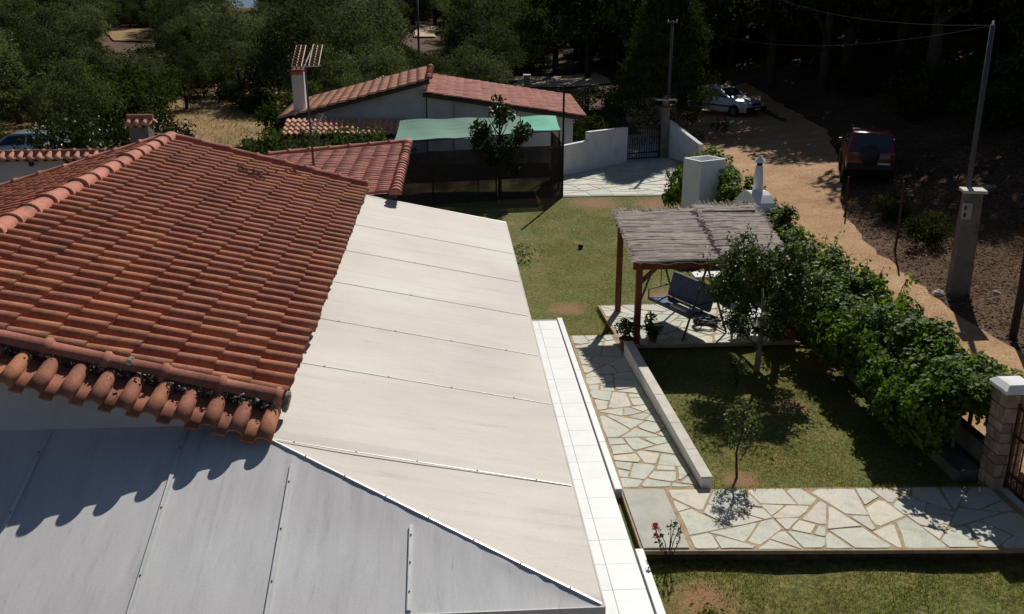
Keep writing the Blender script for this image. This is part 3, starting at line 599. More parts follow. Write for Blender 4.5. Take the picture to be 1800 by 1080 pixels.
# crumbling mortar and debris in the joint between the caps and the skirt, and under the ridge
def rubble(name, pts, r, n, mat, parent, seed):
    rng = np.random.default_rng(seed); mb = MB()
    for i in range(n):
        p_ = pts(rng.random()); s_ = r * rng.uniform(.4, 1.2); c = Vector(p_) + Vector(rng.normal(0, r * .7, 3))
        q = [c + Vector(rng.normal(0, 1, 3)).normalized() * s_ * rng.uniform(.6, 1) for _ in range(4)]
        mb.add(q, [(0, 1, 2), (0, 2, 3), (0, 3, 1), (1, 3, 2)])
    o = mb.build(name, mat, parent, kind='stuff'); o.matrix_parent_inverse = Matrix.Identity(4); return o
rubble('joint_debris', lambda t_: pt(1, LR * t_, Y0 - .11, .0), .030, 300, 'debris', roof, 1)
rubble('joint_mortar', lambda t_: pt(1, LR * (1 - .45 * t_ ** 1.5), Y0 - .12, .02), .030, 150, 'mortar_old', roof, 2)
rubble('ridge_mortar', lambda t_: Vector((RX + .165, Y0 + (Y1 - Y0) * t_, RZ - .005)), .022, 520, 'mortar_old', roof, 3)
rubble('verge_mortar', lambda t_: pt(1, LR * t_, Y1 - .09, .0), .028, 240, 'debris', roof, 4)
mb = MB()   # bedding strip under the near verge caps
mb.bar(pt(1, .1, Y0 - .02, -.02), pt(1, LR - .02, Y0 - .02, -.02), .12, .12); o = mb.build('verge_bedding', 'debris', roof); o.matrix_parent_inverse = Matrix.Identity(4)
for k_, u in enumerate((LR - 1.43, LR + .035)):
    mb = MB(); mb.lathe([(.07, 0), (.10, .012), (.105, .05), (.07, .062)], n=14)
    o = mb.build('cap_mortar', 'mortar_old', roof); o.matrix_parent_inverse = Matrix.Identity(4); o.matrix_basis = Matrix.Translation(pt(1, u, Y0 + .03, .03)) @ Matrix.Rotation(math.pi / 2 + AR, 4, 'Y')
# annex with its own lower roof behind the far gable
AXR, AZR, AXL, AZL, AY0, AY1 = -1.08, 3.36, -4.75, 3.05, 18.75, 25.1
mb = MB(); mb.box((-3.3, 22, 1.4), (2.6, 6.1, 2.8)); hp(mb.build('annex_wall', 'oldwhite', house))
mb = MB()
mb.add([(AXR, AY0, AZR - .12), (AXR, AY1, AZR - .12), (AXL, AY1, AZL - .12), (AXL, AY0, AZL - .12), (AXR, AY0, AZR - .03), (AXR, AY1, AZR - .03), (AXL, AY1, AZL - .03), (AXL, AY0, AZL - .03)], [(3, 2, 1, 0), (4, 5, 6, 7), (0, 1, 5, 4), (1, 2, 6, 5), (2, 3, 7, 6), (3, 0, 4, 7)])
aroof = hp(mb.build('annex_roof', 'deck', house))
AA = math.atan2(AZR - AZL, AXR - AXL); FA = frame(AA, True); AVv = []; AFf = []
UV_, UF_ = barrel(.43, .22, .06, 6, step=.010)
for r_ in range(int((AY1 - AY0) / .22)):
    for c_ in range(10):
        u = c_ * EXPO; x = AXR - u * math.cos(AA); z = AZR - u * math.sin(AA)
        if x < AXL + .2: continue
        k = len(AVv); j = Matrix.Rotation(rngt.gauss(0, .012), 3, 'Z'); o = Vector((x, AY0 + .12 + r_ * .22, z + rngt.gauss(0, .003)))
        AVv += [tuple(FA @ (j @ Vector(v)) + o) for v in UV_]; AFf += [tuple(a + k for a in f) for f in UF_]
field('annex_tile_field', AVv, AFf, 'tile_pink', aroof)
run_caps((AXR, AY1, AZR + .07), (AXR, AY0 - .2, AZR + .07), vcap_me, .30, aroof)
run_caps((AXR, AY1 + .02, AZR + .05), (AXL, AY1 + .02, AZL + .05), vcap_me, .495, aroof, 'verge_cap')

# ------------------------------------------------------------------ awning over the terrace
awn = thing('veranda_awning', 'large pale fabric awning stretched over the terrace beside the tiled roof', 'awning', (1.1, 6.06, 0))
ainv = Matrix.Translation((-1.1, -6.06, 0))
def ap(o): o.matrix_parent_inverse = ainv; return o
AWX0, AWZ0, AWX1, AWZ1 = -2.0, 3.40, 1.10, 2.75
NY, NZ0, NY1, NZ1 = 8.10, 3.40, 6.06, 2.75           # near face: wall line and outer edge
HT = Vector((-2.0, NY, 3.40)); HB = Vector((1.10, NY1, 2.75))
def right_pt(x, y, sag=0):
    t_ = (x - AWX0) / (AWX1 - AWX0); return Vector((x, y, AWZ0 + (AWZ1 - AWZ0) * t_ - sag))
seam_y = [8.10, 9.77, 11.26, 12.82, 14.5, 16.22, 18.66]
def sheet(fn, nu, nv): return [fn(i / nu, j / nv) for j in range(nv + 1) for i in range(nu + 1)], [(j * (nu + 1) + i, j * (nu + 1) + i + 1, (j + 1) * (nu + 1) + i + 1, (j + 1) * (nu + 1) + i) for j in range(nv) for i in range(nu)]
rngp = np.random.default_rng(5)
def wr(x, y, s): return .004 * math.sin(7 * x + 3 * math.sin(2.1 * y + s)) * math.sin(5 * y + 1.7 * x + s)
for k in range(6):
    a, b = seam_y[k], seam_y[k + 1]
    def fn(u, v, a=a, b=b, k=k):
        x = AWX0 + (AWX1 - AWX0) * u; y = a + (b - a) * v; e = min(v, 1 - v) * 2; s_ = .012 * math.sin(math.pi * u) * math.sin(math.pi * v) + .6 * wr(x, y, k) * math.sin(math.pi * v) ** .5
        return right_pt(x, y, s_)
    mb = MB(); mb.add(*sheet(fn, 16, 14)); ap(mb.build('fabric_panel', 'fab_r', awn, True))
# triangular-ended panel between the first seam and the hip
def hip_x(y): return HT.x + (HB.x - HT.x) * (HT.y - y) / (HT.y - HB.y)
def fn(u, v):
    x = AWX0 + (AWX1 - AWX0) * u; yh = HT.y + (HB.y - HT.y) * u; y = yh + (8.0999 - yh) * v
    return right_pt(x, y, .02 * math.sin(math.pi * u) * math.sin(math.pi * v) + wr(x, y, 9) * math.sin(math.pi * v) * .6)
mb = MB(); mb.add(*sheet(fn, 22, 10)); ap(mb.build('fabric_panel', 'fab_r', awn, True))
seam2_y = 7.90
def near_pt(x, y, sag=0): return Vector((x, y, NZ0 + (NZ1 - NZ0) * (NY - y) / (NY - NY1) - sag))
nx_seams = [-9.0, -7.9, -6.8, -5.75, -4.72, -3.68, -2.46, -1.44, -.38]
def near_panel(xa, xb):
    def fn(u, v):
        x = xa + (xb - xa) * u
        yt = NY if x <= HT.x else HT.y + (HB.y - HT.y) * (x - HT.x) / (HB.x - HT.x)
        y = yt + (NY1 - yt) * v; e = math.sin(math.pi * u) ** .5
        s_ = .007 * e * math.sin(math.pi * v) + wr(y, x, xa) * .5 * e
        if x > HT.x: s_ += .005 * math.sin(31 * x + 2 * math.sin(9 * x)) * max(0, 1 - v * 3) * math.sin(math.pi * min(1, v * 3)) * 1.3
        return near_pt(x, y, s_)
    mb = MB(); mb.add(*sheet(fn, 24, 24)); mb.f = [f[::-1] for f in mb.f]; ap(mb.build('fabric_panel', 'fab_n', awn, True))
for a, b in zip(nx_seams, nx_seams[1:]):
    if a < HT.x < b: near_panel(a, HT.x); near_panel(HT.x, b)
    else: near_panel(a, b)
near_panel(nx_seams[-1], HB.x)
# folded hem around the outer edge
mb = MB(); mb.bar((1.105, 6.05, 2.67), (1.105, 18.66, 2.67), .012, .17); ap(mb.build('hem', 'fab_r', awn))
mb = MB(); mb.bar((-9, 6.05, 2.67), (1.10, 6.05, 2.67), .012, .17); ap(mb.build('hem', 'fab_n', awn))
mb = MB(); mb.bar((-1.74, 18.67, 3.325), (1.10, 18.67, 2.72), .04, .06); ap(mb.build('end_rail', 'alu', awn))
screw_me = MB().lathe([(.0, -.004), (.012, -.002), (.012, .006), (.006, .010)], n=8).mesh('screw', 'screw')
def batten(a, b, w, h, nscrew, off=.012, end=.15):
    a = Vector(a) + Vector((0, 0, off)); b = Vector(b) + Vector((0, 0, off)); mb = MB(); mb.bar(a, b, w, h)
    d = (b - a).normalized(); s_ = d.cross(Vector((0, 0, 1))).normalized()
    mb.bar(a + s_ * w * .28 + Vector((0, 0, h * .55)), b + s_ * w * .28 + Vector((0, 0, h * .55)), w * .22, h * .6)
    o = ap(mb.build('batten', 'alu', awn))
    for i in range(nscrew):
        p_ = a + (b - a) * ((i + .4) / nscrew) + Vector((0, 0, h / 2 + .004)); sc = link('screw', screw_me, o, loc=p_, scale=(.6, .6, .5)); sc.matrix_parent_inverse = Matrix.Identity(4)
for x in nx_seams[1:]:
    yt = NY - .04 if x <= HT.x else HT.y + (HB.y - HT.y) * (x - HT.x) / (HB.x - HT.x) - .16
    batten(near_pt(x, yt), near_pt(x * 1.0 - .0, NY1 + .02), .036, .010, 3)
batten(HT.lerp(HB, .05), HB + Vector((-.02, .02, 0)), .020, .008, 8, .009)
batten(right_pt(-1.69, 7.90), right_pt(AWX1 - .02, 7.90), .012, .005, 5, .005)
for k, y in enumerate(seam_y[1:-1]): batten(right_pt(AWX0 + .3, y), right_pt(AWX1 - .02, y), .005 if k > 1 else .009, .004, 4 if k < 2 else 1, .003)
for y in (6.2, 8.6, 11.2, 13.9, 16.5, 18.5):
    mb = MB(); mb.bar((1.0, y, .14), (1.0, y, 2.70), .06); ap(mb.build('post', 'alu', awn))
for x in (-8.6, -6.2, -3.7, -1.3):
    mb = MB(); mb.bar((x, 6.15, -.2), (x, 6.15, 2.70), .06); ap(mb.build('post', 'alu', awn))
mb = MB(); mb.hexa([(-9.2, 3, -.35), (-1.72, 3, -.35), (-1.72, 8.08, -.35), (-9.2, 8.08, -.35)], [(-9.2, 3, .12), (-1.72, 3, .12), (-1.72, 8.08, .12), (-9.2, 8.08, .12)])
mb.build('terrace_slab', 'slab', kind='structure')

# ------------------------------------------------------------------ low garden wall beside the path
gw = thing('garden_wall', 'low white garden wall with pale stone coping between path and lawn', 'wall', (3.72, 12.45, 0))
gi = Matrix.Translation((-3.72, -12.45, 0))
W0, W1, H0, H1 = (3.66, 12.44), (3.46, 17.9), .28, .42
def wq(t_, off, z): return (W0[0] + (W1[0] - W0[0]) * t_ + off, W0[1] + (W1[1] - W0[1]) * t_, z)
mb = MB(); mb.hexa([wq(0, .005, -.2), wq(0, .16, -.2), wq(1, .16, -.2), wq(1, .005, -.2)], [wq(0, .005, H0 - .03), wq(0, .16, H0 - .03), wq(1, .16, H1 - .03), wq(1, .005, H1 - .03)])
o = mb.build('body', 'white', gw); o.matrix_parent_inverse = gi
cuts = [0, .16, .33, .53, .76, 1]
for a, b in zip(cuts, cuts[1:]):
    ha, hb = H0 + (H1 - H0) * a, H0 + (H1 - H0) * b; a += .0008; b -= .0008
    mb = MB(); mb.hexa([wq(a, -.008, ha - .03), wq(a, .175, ha - .03), wq(b, .175, hb - .03), wq(b, -.008, hb - .03)], [wq(a, -.008, ha), wq(a, .175, ha), wq(b, .175, hb), wq(b, -.008, hb)])
    o = mb.build('coping_stone', 'coping', gw, bevel=.004); o.matrix_parent_inverse = gi

# ------------------------------------------------------------------ pergola with reed roof
perg = thing('pergola', 'brown timber pergola roofed with dry reed mats on the patio', 'pergola', (5.3, 19.6, .105))
def lp(name, mb, mat, parent, base, **kw):
    o = mb.build(name, mat, parent, **kw); o.matrix_parent_inverse = Matrix.Translation(base).inverted(); return o
PB = (5.3, 19.6, .105)
BYB, BYF, BZB, BZF = 20.68, 18.56, 2.22, 1.84
for x, y, zt in ((3.82, BYB, BZB), (3.85, BYF, BZF), (6.92, BYB, BZB), (6.95, BYF, BZF)):
    mb = MB(); mb.bar((x, y, .10), (x, y, zt), .125); lp('post', mb, 'wood', perg, PB, bevel=.008)
for y, z in ((BYB, BZB - .03), (BYF, BZF - .03)):
    mb = MB(); mb.bar((3.72, y, z), (7.05, y, z), .07, .15); lp('beam', mb, 'wood', perg, PB, bevel=.006)
for x in (3.84, 4.6, 5.4, 6.2, 6.93):
    mb = MB(); mb.bar((x, 18.40, 1.89), (x, 20.95, 2.345), .06, .10); lp('rafter', mb, 'wood', perg, PB)
for x, s_ in ((3.85, 1), (6.95, -1)):
    mb = MB(); mb.bar((x, BYF, 1.42), (x + s_ * .36, BYF, 1.78), .06, .08); lp('brace', mb, 'wood', perg, PB)
def rz_(y): return 1.97 + (y - 18.4) * (2.42 - 1.97) / 2.5
def reed_mat_(x0, x1, lift, seed, n=230):
    rng = np.random.default_rng(seed); mb = MB()
    for layer in range(3):
        for i in range(n):
            y = 18.34 + 2.6 * (i + rng.uniform(-.5, .5)) / n; k = 7; ph = rng.uniform(0, 6)
            grp = .007 * math.sin(i * .55 + seed) + .006 * math.sin(i * .21)
            L0 = x0 + rng.normal(0, .035) - (.05 if rng.random() < .2 else 0); L1 = x1 + rng.normal(0, .03)
            if layer == 2 and rng.random() < .5: L0 = x0 + rng.uniform(0, (x1 - x0) * .6); 
            pts = []
            for j in range(k):
                t_ = j / (k - 1); x = L0 + (L1 - L0) * t_
                pts.append((x, y + .010 * math.sin(4 * x + ph * .3 + i * .1) + rng.normal(0, .004), rz_(y) + lift + layer * .014 + grp + .012 * math.sin(3.1 * x + 2 * y) + rng.normal(0, .0035)))
            mb.tube(pts, float(rng.uniform(.008, .013)), 3, False)
    for i in range(150):       # loose ends along the back edge
        x = rng.uniform(x0, x1); y = 20.86 + rng.uniform(-.05, .05); l = rng.uniform(.06, .17); dx = rng.normal(0, .05)
        mb.tube([(x, y, rz_(y) + lift + .02), (x + dx, y + l * .8, rz_(y) + lift + .02 + l * rng.uniform(.2, .8))], .006, 3, False)
    for i in range(50):        # and on the outer side
        y = rng.uniform(19.6, 20.9); l = rng.uniform(.05, .13); xx = x0 if x0 < 4.5 else x1; s_ = -1 if x0 < 4.5 else 1
        mb.tube([(xx, y, rz_(y) + lift + .02), (xx + s_ * l, y + rng.normal(0, .03), rz_(y) + lift + .02 + rng.uniform(-.02, .05))], .006, 3, False)
    return mb
lp('reed_mat', reed_mat_(3.72, 5.66, .0, 3), 'reed', perg, PB, kind='stuff')
lp('reed_mat', reed_mat_(5.56, 6.88, .11, 8, 200), 'reed', perg, PB, kind='stuff')
mb = MB(); mb.tube([(5.58 + .02 * math.sin(i * 2.1), 18.5 + i * .17, rz_(18.5 + i * .17) + .075) for i in range(12)], .036, 6); lp('mat_edge_pole', mb, 'bark', perg, PB)
mb = MB(); mb.tube([(5.60 + i * .12, 20.45 + .01 * math.sin(i), rz_(20.45) + .16) for i in range(11)], .022, 6); lp('mat_pole', mb, 'bark', perg, PB)
mb = MB(); mb.tube([(6.86, 20.9, rz_(20.9) + .11), (6.95, 19.95, rz_(19.95) + .11)], .016, 6); lp('edge_lath', mb, 'rope', perg, PB)
mb = MB(); mb.tube([(3.80 + i * .09, 18.32 + .012 * math.sin(i * 1.9), 1.925 + .022 * math.sin(i * .75) + .012 * math.sin(i * 1.7)) for i in range(26)], .012, 5); lp('rope', mb, 'rope', perg, PB)

# ------------------------------------------------------------------ garden swing under the pergola
SB = Vector((5.02, 19.62, .125)); sw = thing('garden_swing', 'blue grey garden swing seat with canopy under the reed roof', 'garden swing', SB, R(114), scale=(1.08, 1.08, 1.08))
def sp(name, mb, mat, **kw): return mb.build(name, mat, sw, **kw)     # local: x = along the seat, y = facing
for sx in (-.82, .82):
    for sy in (-.55, .55):
        mb = MB(); mb.tube([(sx * .93, 0, 1.45), (sx, sy, .0)], .022, 8); sp('leg', mb, 'galv')
mb = MB(); mb.tube([(-.80, 0, 1.46), (.80, 0, 1.46)], .025, 8); sp('top_rail', mb, 'galv')
mb = MB(); mb.tube([(-.82, -.54, .03), (.82, -.54, .03)], .018, 6); sp('foot_rail', mb, 'galv')
mb = MB(); mb.add(*sheet(lambda u, v: (-.95 + 1.9 * u, -.62 + 1.2 * v, 1.52 - .22 * abs(v - .5) - .03 * math.sin(math.pi * u) + .05 * (v - .5)), 8, 6)); sp('canopy', mb, 'blue')
mb = MB(); mb.box((0, .06, .40), (1.35, .52, .09), 0, R(6)); seat = sp('seat', mb, 'blue', bevel=.03)
mb = MB(); mb.box((0, -.27, .68), (1.35, .10, .52), 0, R(16)); back = sp('backrest', mb, 'blue', bevel=.04)
mb = MB(); mb.box((-.30, .10, .468), (.52, .40, .06), 0, R(6)); o = mb.build('cushion', 'cream', seat, bevel=.02)
for sx in (-.69, .69):
    mb = MB(); mb.tube([(sx, .30, .40), (sx, .30, .62), (sx, -.20, .66)], .018, 6); sp('armrest', mb, 'galv')
    mb = MB(); mb.tube([(sx, 0, .64), (sx, 0, 1.45)], .010, 5); sp('hanger', mb, 'galv')

# ------------------------------------------------------------------ small things on the patio
def plant_tuft(name, label, cat, loc, pot_r, pot_h, nleaf, hgt, mat, seed, size=.13, aspect=.3, spread=.16):
    rng = np.random.default_rng(seed); o = thing(name, label, cat, loc)
    mb = MB(); mb.lathe([(pot_r * .68, 0), (pot_r * .95, pot_h * .88), (pot_r * 1.08, pot_h * .88), (pot_r * 1.08, pot_h), (pot_r * .9, pot_h), (pot_r * .88, pot_h * .93)], n=18); mb.build('pot', 'pot', o, True)
    c = np.array([[rng.normal(0, spread * .5), rng.normal(0, spread * .5), pot_h + rng.uniform(.05, hgt)] for _ in range(8)])
    P, N = clump_points(rng, c, [spread] * 8, [nleaf // 8] * 8); v, q = leaves(rng, P, N, size, aspect); link('foliage', np_mesh('foliage', v, q, mat), o)
    mb = MB()
    for k in range(5): mb.tube([(0, 0, pot_h * .8), tuple(c[k] * .9)], .006, 4)
    mb.build('stem', 'bark', o); return o
plant_tuft('potted_plant', 'bushy plant in a terracotta pot at the end of the low wall', 'potted plant', (3.56, 18.15, .122), .15, .26, 260, .32, 'shade', 21)
plant_tuft('potted_plant', 'small spiky plant in a pot just inside the pergola corner post', 'potted plant', (4.22, 18.62, .127), .10, .17, 130, .34, 'shade', 22, .24, .16, .12)
plant_tuft('potted_plant', 'leafy plant in a pot outside the right end of the patio', 'potted plant', (7.16, 18.62, .127), .17, .24, 260, .25, 'shade', 23)
ho = thing('garden_hose', 'black garden hose coiled in a heap on the patio behind the tree', 'hose', (5.62, 19.55, .127))
mb = MB(); rr = random.Random(4); mb.tube([((.26 + .04 * math.sin(i * .37)) * math.cos(i * .4), (.22 + .04 * math.cos(i * .31)) * math.sin(i * .4), .02 + .0016 * i + .01 * math.sin(i * 1.3)) for i in range(100)], .016, 6); mb.build('coil', 'hose', ho, True)
mb = MB(); mb.tube([(-.25 + .02 * i, -.05 + .02 * i, .10 + .25 * math.sin(i * .28)) for i in range(12)], .016, 6); mb.build('loop', 'hose', ho, True)
tb = thing('table', 'low white table in the shade at the right of the patio', 'table', (6.45, 19.0, .127), R(20))
mb = MB(); mb.box((0, 0, .43), (.72, .50, .04)); mb.build('top', 'white', tb, bevel=.012)
for sx in (-.3, .3):
    for sy in (-.19, .19): mb = MB(); mb.bar((sx * 1.1, sy * 1.1, 0), (sx, sy, .41), .04); mb.build('leg', 'white', tb)
bn = thing('bench', 'white masonry bench behind the pergola near the oven', 'bench', (6.55, 22.3, 0))
mb = MB(); mb.box((0, 0, .45), (1.15, .5, .07)); mb.build('seat', 'white', bn, bevel=.015)
for sx in (-.45, .45): mb = MB(); mb.box((sx, 0, .2), (.12, .42, .43)); mb.build('support', 'white', bn)
mb = MB(); mb.lathe([(.0, .0), (.045, .008), (.07, .035), (.078, .07), (.066, .11), (.04, .14), (0, .145)], n=14); mb.build('ball', 'hose', None, True, label='small black ball lying on the lawn left of the pergola', cat='ball', loc=(3.75, 26.6, terr(3.75, 26.6)))

# ------------------------------------------------------------------ outdoor oven and white enclosure
ov = thing('outdoor_oven', 'white domed masonry oven with a round chimney and pointed cap', 'oven', (7.78, 23.4, 0), R(36), scale=(.80, .80, 1.03))
mb = MB(); mb.box((0, 0, .80), (1.05, .95, 1.66)); mb.build('base', 'lit_white', ov, bevel=.02)
mb = MB()       # gabled hood with an arched mouth on the left side
prof = [(-.50, 1.632), (-.50, 1.90), (-.42, 2.06), (-.24, 2.24), (-.07, 2.33), (.07, 2.33), (.24, 2.24), (.42, 2.06), (.50, 1.90), (.50, 1.632)]
k = len(prof); mb.add([(-.52, y, z) for y, z in prof] + [(.50, y * .92, z - (.10 if z > 1.7 else 0)) for y, z in prof], [(i, i + 1, k + i + 1, k + i) for i in range(k - 1)] + [tuple(range(k))[::-1], tuple(range(k, 2 * k)), (k - 1, 0, k, 2 * k - 1)])
mb.build('hood', 'lit_white', ov)
mb = MB(); ar = [(-.22, 1.64), (-.22, 1.86)] + [(-.22 * math.cos(a), 1.86 + .20 * math.sin(a)) for a in np.linspace(0, math.pi, 9)[1:-1]] + [(.22, 1.86), (.22, 1.64)]
k = len(ar); mb.add([(-.526, y, z) for y, z in ar] + [(-.523, y, z) for y, z in ar], [tuple(range(k))[::-1], tuple(range(k, 2 * k))] + [(i, i + 1, k + i + 1, k + i) for i in range(k - 1)]); mb.build('mouth', 'trim', ov)
mb = MB(); mb.lathe([(.17, 0), (.15, .25), (.125, .68)], c=(.06, .0, 2.22), n=16); ch = mb.build('chimney', 'lit_white', ov, True)
mb = MB(); mb.lathe([(.09, 0), (.09, .09)], c=(.06, 0, 2.90), n=12); mb.build('vent', 'trim', ch)
mb = MB(); mb.lathe([(.175, 0), (.175, .025), (.015, .16)], c=(.06, 0, 2.985), n=14); mb.build('cap', 'lit_white', ch)
en = thing('shower_enclosure', 'tall white roofless masonry enclosure on the lawn behind the pergola', 'enclosure', (7.45, 27.4, terr(7.4, 27.4) - .03), R(27), scale=(.80, .80, 1.06))
for (cx, cy, dx, dy) in ((-.50, .0, .09, .96), (.06, -.435, 1.022, .09), (.615, .0, .09, .96), (.06, .435, 1.022, .09)):
    mb = MB(); mb.box((cx, cy, 1.17), (dx, dy, 2.34)); mb.build('wall', 'lit_white', en, bevel=.008)

# ------------------------------------------------------------------ vegetation builders
def limb_tree(mb, h, r, nl, spread, rng, fork=.35, lean=0):
    top = Vector((lean, rng.normal(0, .05), h)); pts = [Vector((0, 0, -.25)), Vector((lean * .2 + rng.normal(0, .03), rng.normal(0, .03), h * .3)), Vector((lean * .6 + rng.normal(0, .05), rng.normal(0, .05), h * .65)), top]
    mb.tube(pts, [r * 1.3, r, r * .7, r * .3], 7)
    for i in range(nl):
        a = 2 * math.pi * i / nl + rng.uniform(-.4, .4); t_ = rng.uniform(fork, .8); b0 = pts[0].lerp(top, t_); l = spread * rng.uniform(.7, 1.1)
        e = b0 + Vector((math.cos(a) * l, math.sin(a) * l, h * rng.uniform(.18, .45))); m_ = b0.lerp(e, .5) + Vector((0, 0, -.06 * l))
        mb.tube([b0, m_, e], [r * .5, r * .3, r * .1], 5)
def crown_mesh(seed, rad, cz, ncl, clr, per, size, aspect, mat, shape='ball', flat=.8, extra=None, shoots=0):
    rng = np.random.default_rng(seed); C = []
    while len(C) < ncl:
        d = rng.normal(0, 1, 3); d /= np.linalg.norm(d)
        if shape == 'ball': p_ = d * np.array(rad) * rng.uniform(.35, 1) ** .5; p_ = p_ + [0, 0, cz]
        elif shape == 'cone':
            t_ = rng.uniform(0, 1) ** .75; w = (1 - t_) ** .8; a = rng.uniform(0, 2 * math.pi); q = rng.uniform(.35, 1) ** .5; p_ = np.array([rad[0] * w * q * math.cos(a), rad[1] * w * q * math.sin(a), cz - rad[2] + 2 * rad[2] * t_])
        C.append(p_)
    C = np.array(C); rr = clr * rng.uniform(.6, 1.3, ncl); k = (per * (rr / clr) ** 2).astype(int) + 4
    P, N = clump_points(rng, C, rr, k, flat)
    for i in range(shoots):      # leafy twigs beyond the outline
        d = rng.normal(0, 1, 3); d[2] = abs(d[2]) * .9 - .1; d /= np.linalg.norm(d); t_ = np.linspace(.8, rng.uniform(1.15, 1.5), 24)[:, None]
        P = np.concatenate([P, d * np.array(rad) * t_ + [0, 0, cz] + rng.normal(0, .05, (24, 3))]); N = np.concatenate([N, np.tile([0, 0, .8], (24, 1))])
    v, q = leaves(rng, P, N, size, aspect)
    if extra:
        f = rng.random(len(q)) < extra[1]; mi = f.astype(int); return np_mesh('crown', v, q, [mat, extra[0]], mi)
    return np_mesh('crown', v, q, mat)
def trunk_mesh(seed, h, r, nl, spread, mat='bark', lean=0):
    rng = np.random.default_rng(seed); mb = MB(); limb_tree(mb, h, r, nl, spread, rng, lean=lean); return mb.mesh('trunk', mat, True)
def tree(name, label, cat, loc, crown, trunk, rz=0, s=1, group=None, sz=None):
    o = thing(name, label, cat, loc, rz, group, (s, s, sz or s)); link('trunk', trunk, o); link('crown', crown, o); return o

# ------------------------------------------------------------------ garden trees and plants
tree('garden_tree', 'young leafy shade tree growing through the edge of the patio', 'tree', (6.0, 17.15, 0),
     crown_mesh(31, (.98, .90, .98), 1.70, 80, .22, 130, .08, .45, 'shade', shoots=40), trunk_mesh(32, 1.7, .055, 7, .75, 'palebark'))
tree('sapling', 'thin young sapling on the lawn by the end of the low wall', 'tree', (4.36, 12.85, 0),
     crown_mesh(33, (.24, .22, .48), .95, 34, .11, 26, .058, .4, 'shade'), trunk_mesh(34, 1.35, .018, 6, .2))
tree('seedling', 'dark slender seedling half way along the shaded lawn', 'tree', (5.35, 16.3, 0),
     crown_mesh(35, (.16, .16, .2), .42, 12, .09, 14, .07, .4, 'shade'), trunk_mesh(36, .5, .012, 4, .12))
rb = thing('rose_bush', 'small rose bush with red flowers beside the step slab', 'rose bush', (2.80, 10.80, -.1))
rng = np.random.default_rng(41); mb = MB(); tips = []
for i in range(7):
    e = Vector((rng.normal(0, .15), rng.normal(-.02, .06), rng.uniform(.42, .72))); mb.tube([(0, 0, 0), tuple(e * .5 + Vector((rng.normal(0, .03), 0, .05))), tuple(e)], [.008, .006, .004], 4); tips.append(e)
mb.build('stem', 'bark', rb)
P = np.array([tuple(tips[i % 7] * rng.uniform(.5, 1) + Vector(rng.normal(0, .03, 3))) for i in range(70)]); v, q = leaves(rng, P, np.tile([0, 0, 1.], (70, 1)), .06, .55); link('foliage', np_mesh('foliage', v, q, 'shade'), rb)
for i in range(3):
    P = np.array(tips[i])[None] + rng.normal(0, .016, (20, 3)); v, q = leaves(rng, P, (P - np.array(tips[i])) * 30, .036, .8); link('flower', np_mesh('flower', v, q, 'pink'), rb)
for i, (x, y, z, lab) in enumerate(((3.02, 9.55, -.1, 'pale weed tuft on the lower lawn near the kerb'), (1.95, 25.5, 0, 'dark little shrub on the lawn at the far end of the awning'))):
    rng = np.random.default_rng(60 + i); n = 120; P = np.column_stack([rng.normal(0, .10 + .1 * i, n), rng.normal(0, .10 + .1 * i, n), rng.uniform(.02, .16 + .35 * i, n)]); v, q = leaves(rng, P, np.tile([0, 0, .6], (n, 1)), .10, .35)
    o = thing(('weed', 'shrub')[i], lab, ('weed', 'shrub')[i], (x, y, z)); link('foliage', np_mesh('foliage', v, q, ('grass', 'shade')[i]), o)
    mb = MB(); mb.tube([(0, 0, -.03), (.01, 0, .12 + .2 * i)], .006 + .006 * i, 5); mb.build('stem', 'bark', o)

# grape vine hedge on the boundary
bw = thing('boundary_wall', 'low pale boundary wall with wire posts under the vine hedge', 'wall', (8.28, 12.6, 0))
BI = (8.28, 12.6, 0)
mb = MB(); mb.box((8.28, 21.7, .12), (.18, 18.2, .76)); lp('body', mb, 'concrete', bw, BI, bevel=.01)
mb = MB(); mb.box((7.88, 14.6, .09), (.42, 4.1, .2)); lp('ledge', mb, 'concrete', bw, BI, bevel=.01)
for i in range(7): mb = MB(); mb.bar((8.28, 13.4 + 2.8 * i, .4), (8.28, 13.4 + 2.8 * i, 1.6), .05); lp('post', mb, 'rust', bw, BI)
for z in (.8, 1.15, 1.5): mb = MB(); mb.tube([(8.28, 12.7, z), (8.28, 30.6, z)], .005, 4); lp('wire', mb, 'galv', bw, BI)
vn = thing('vine_hedge', 'long sprawling green grape vine covering the boundary fence', 'hedge', (8.28, 12.7, 0)); VI = (8.28, 12.7, 0)
rng = np.random.default_rng(77); P = []; N = []
def leaf_five(pos, nrm, size, rng):
    """lobed vine leaf: hexagonal outline folded on the midrib"""
    n = len(pos); nn = nrm + rng.normal(0, .55, (n, 3)); nn /= np.linalg.norm(nn, axis=1)[:, None]
    a = rng.normal(0, 1, (n, 3)); a[:, 2] -= .6; a -= nn * (a * nn).sum(1)[:, None]; a /= np.linalg.norm(a, axis=1)[:, None]; b = np.cross(nn, a)
    L = (size * (1 + rng.uniform(-.45, .4, n)))[:, None]; O = [(-.42, 0, 0), (-.22, .50, .14), (.20, .44, .10), (.55, 0, -.06), (.20, -.44, .10), (-.22, -.52, .14)]
    v = np.stack([pos + a * L * x + b * L * y + nn * L * z for x, y, z in O], 1).reshape(-1, 3); i0 = np.arange(n)[:, None] * 6
    return v, np.concatenate([i0 + np.array([[0, 1, 2, 3]]), i0 + np.array([[0, 3, 4, 5]])])
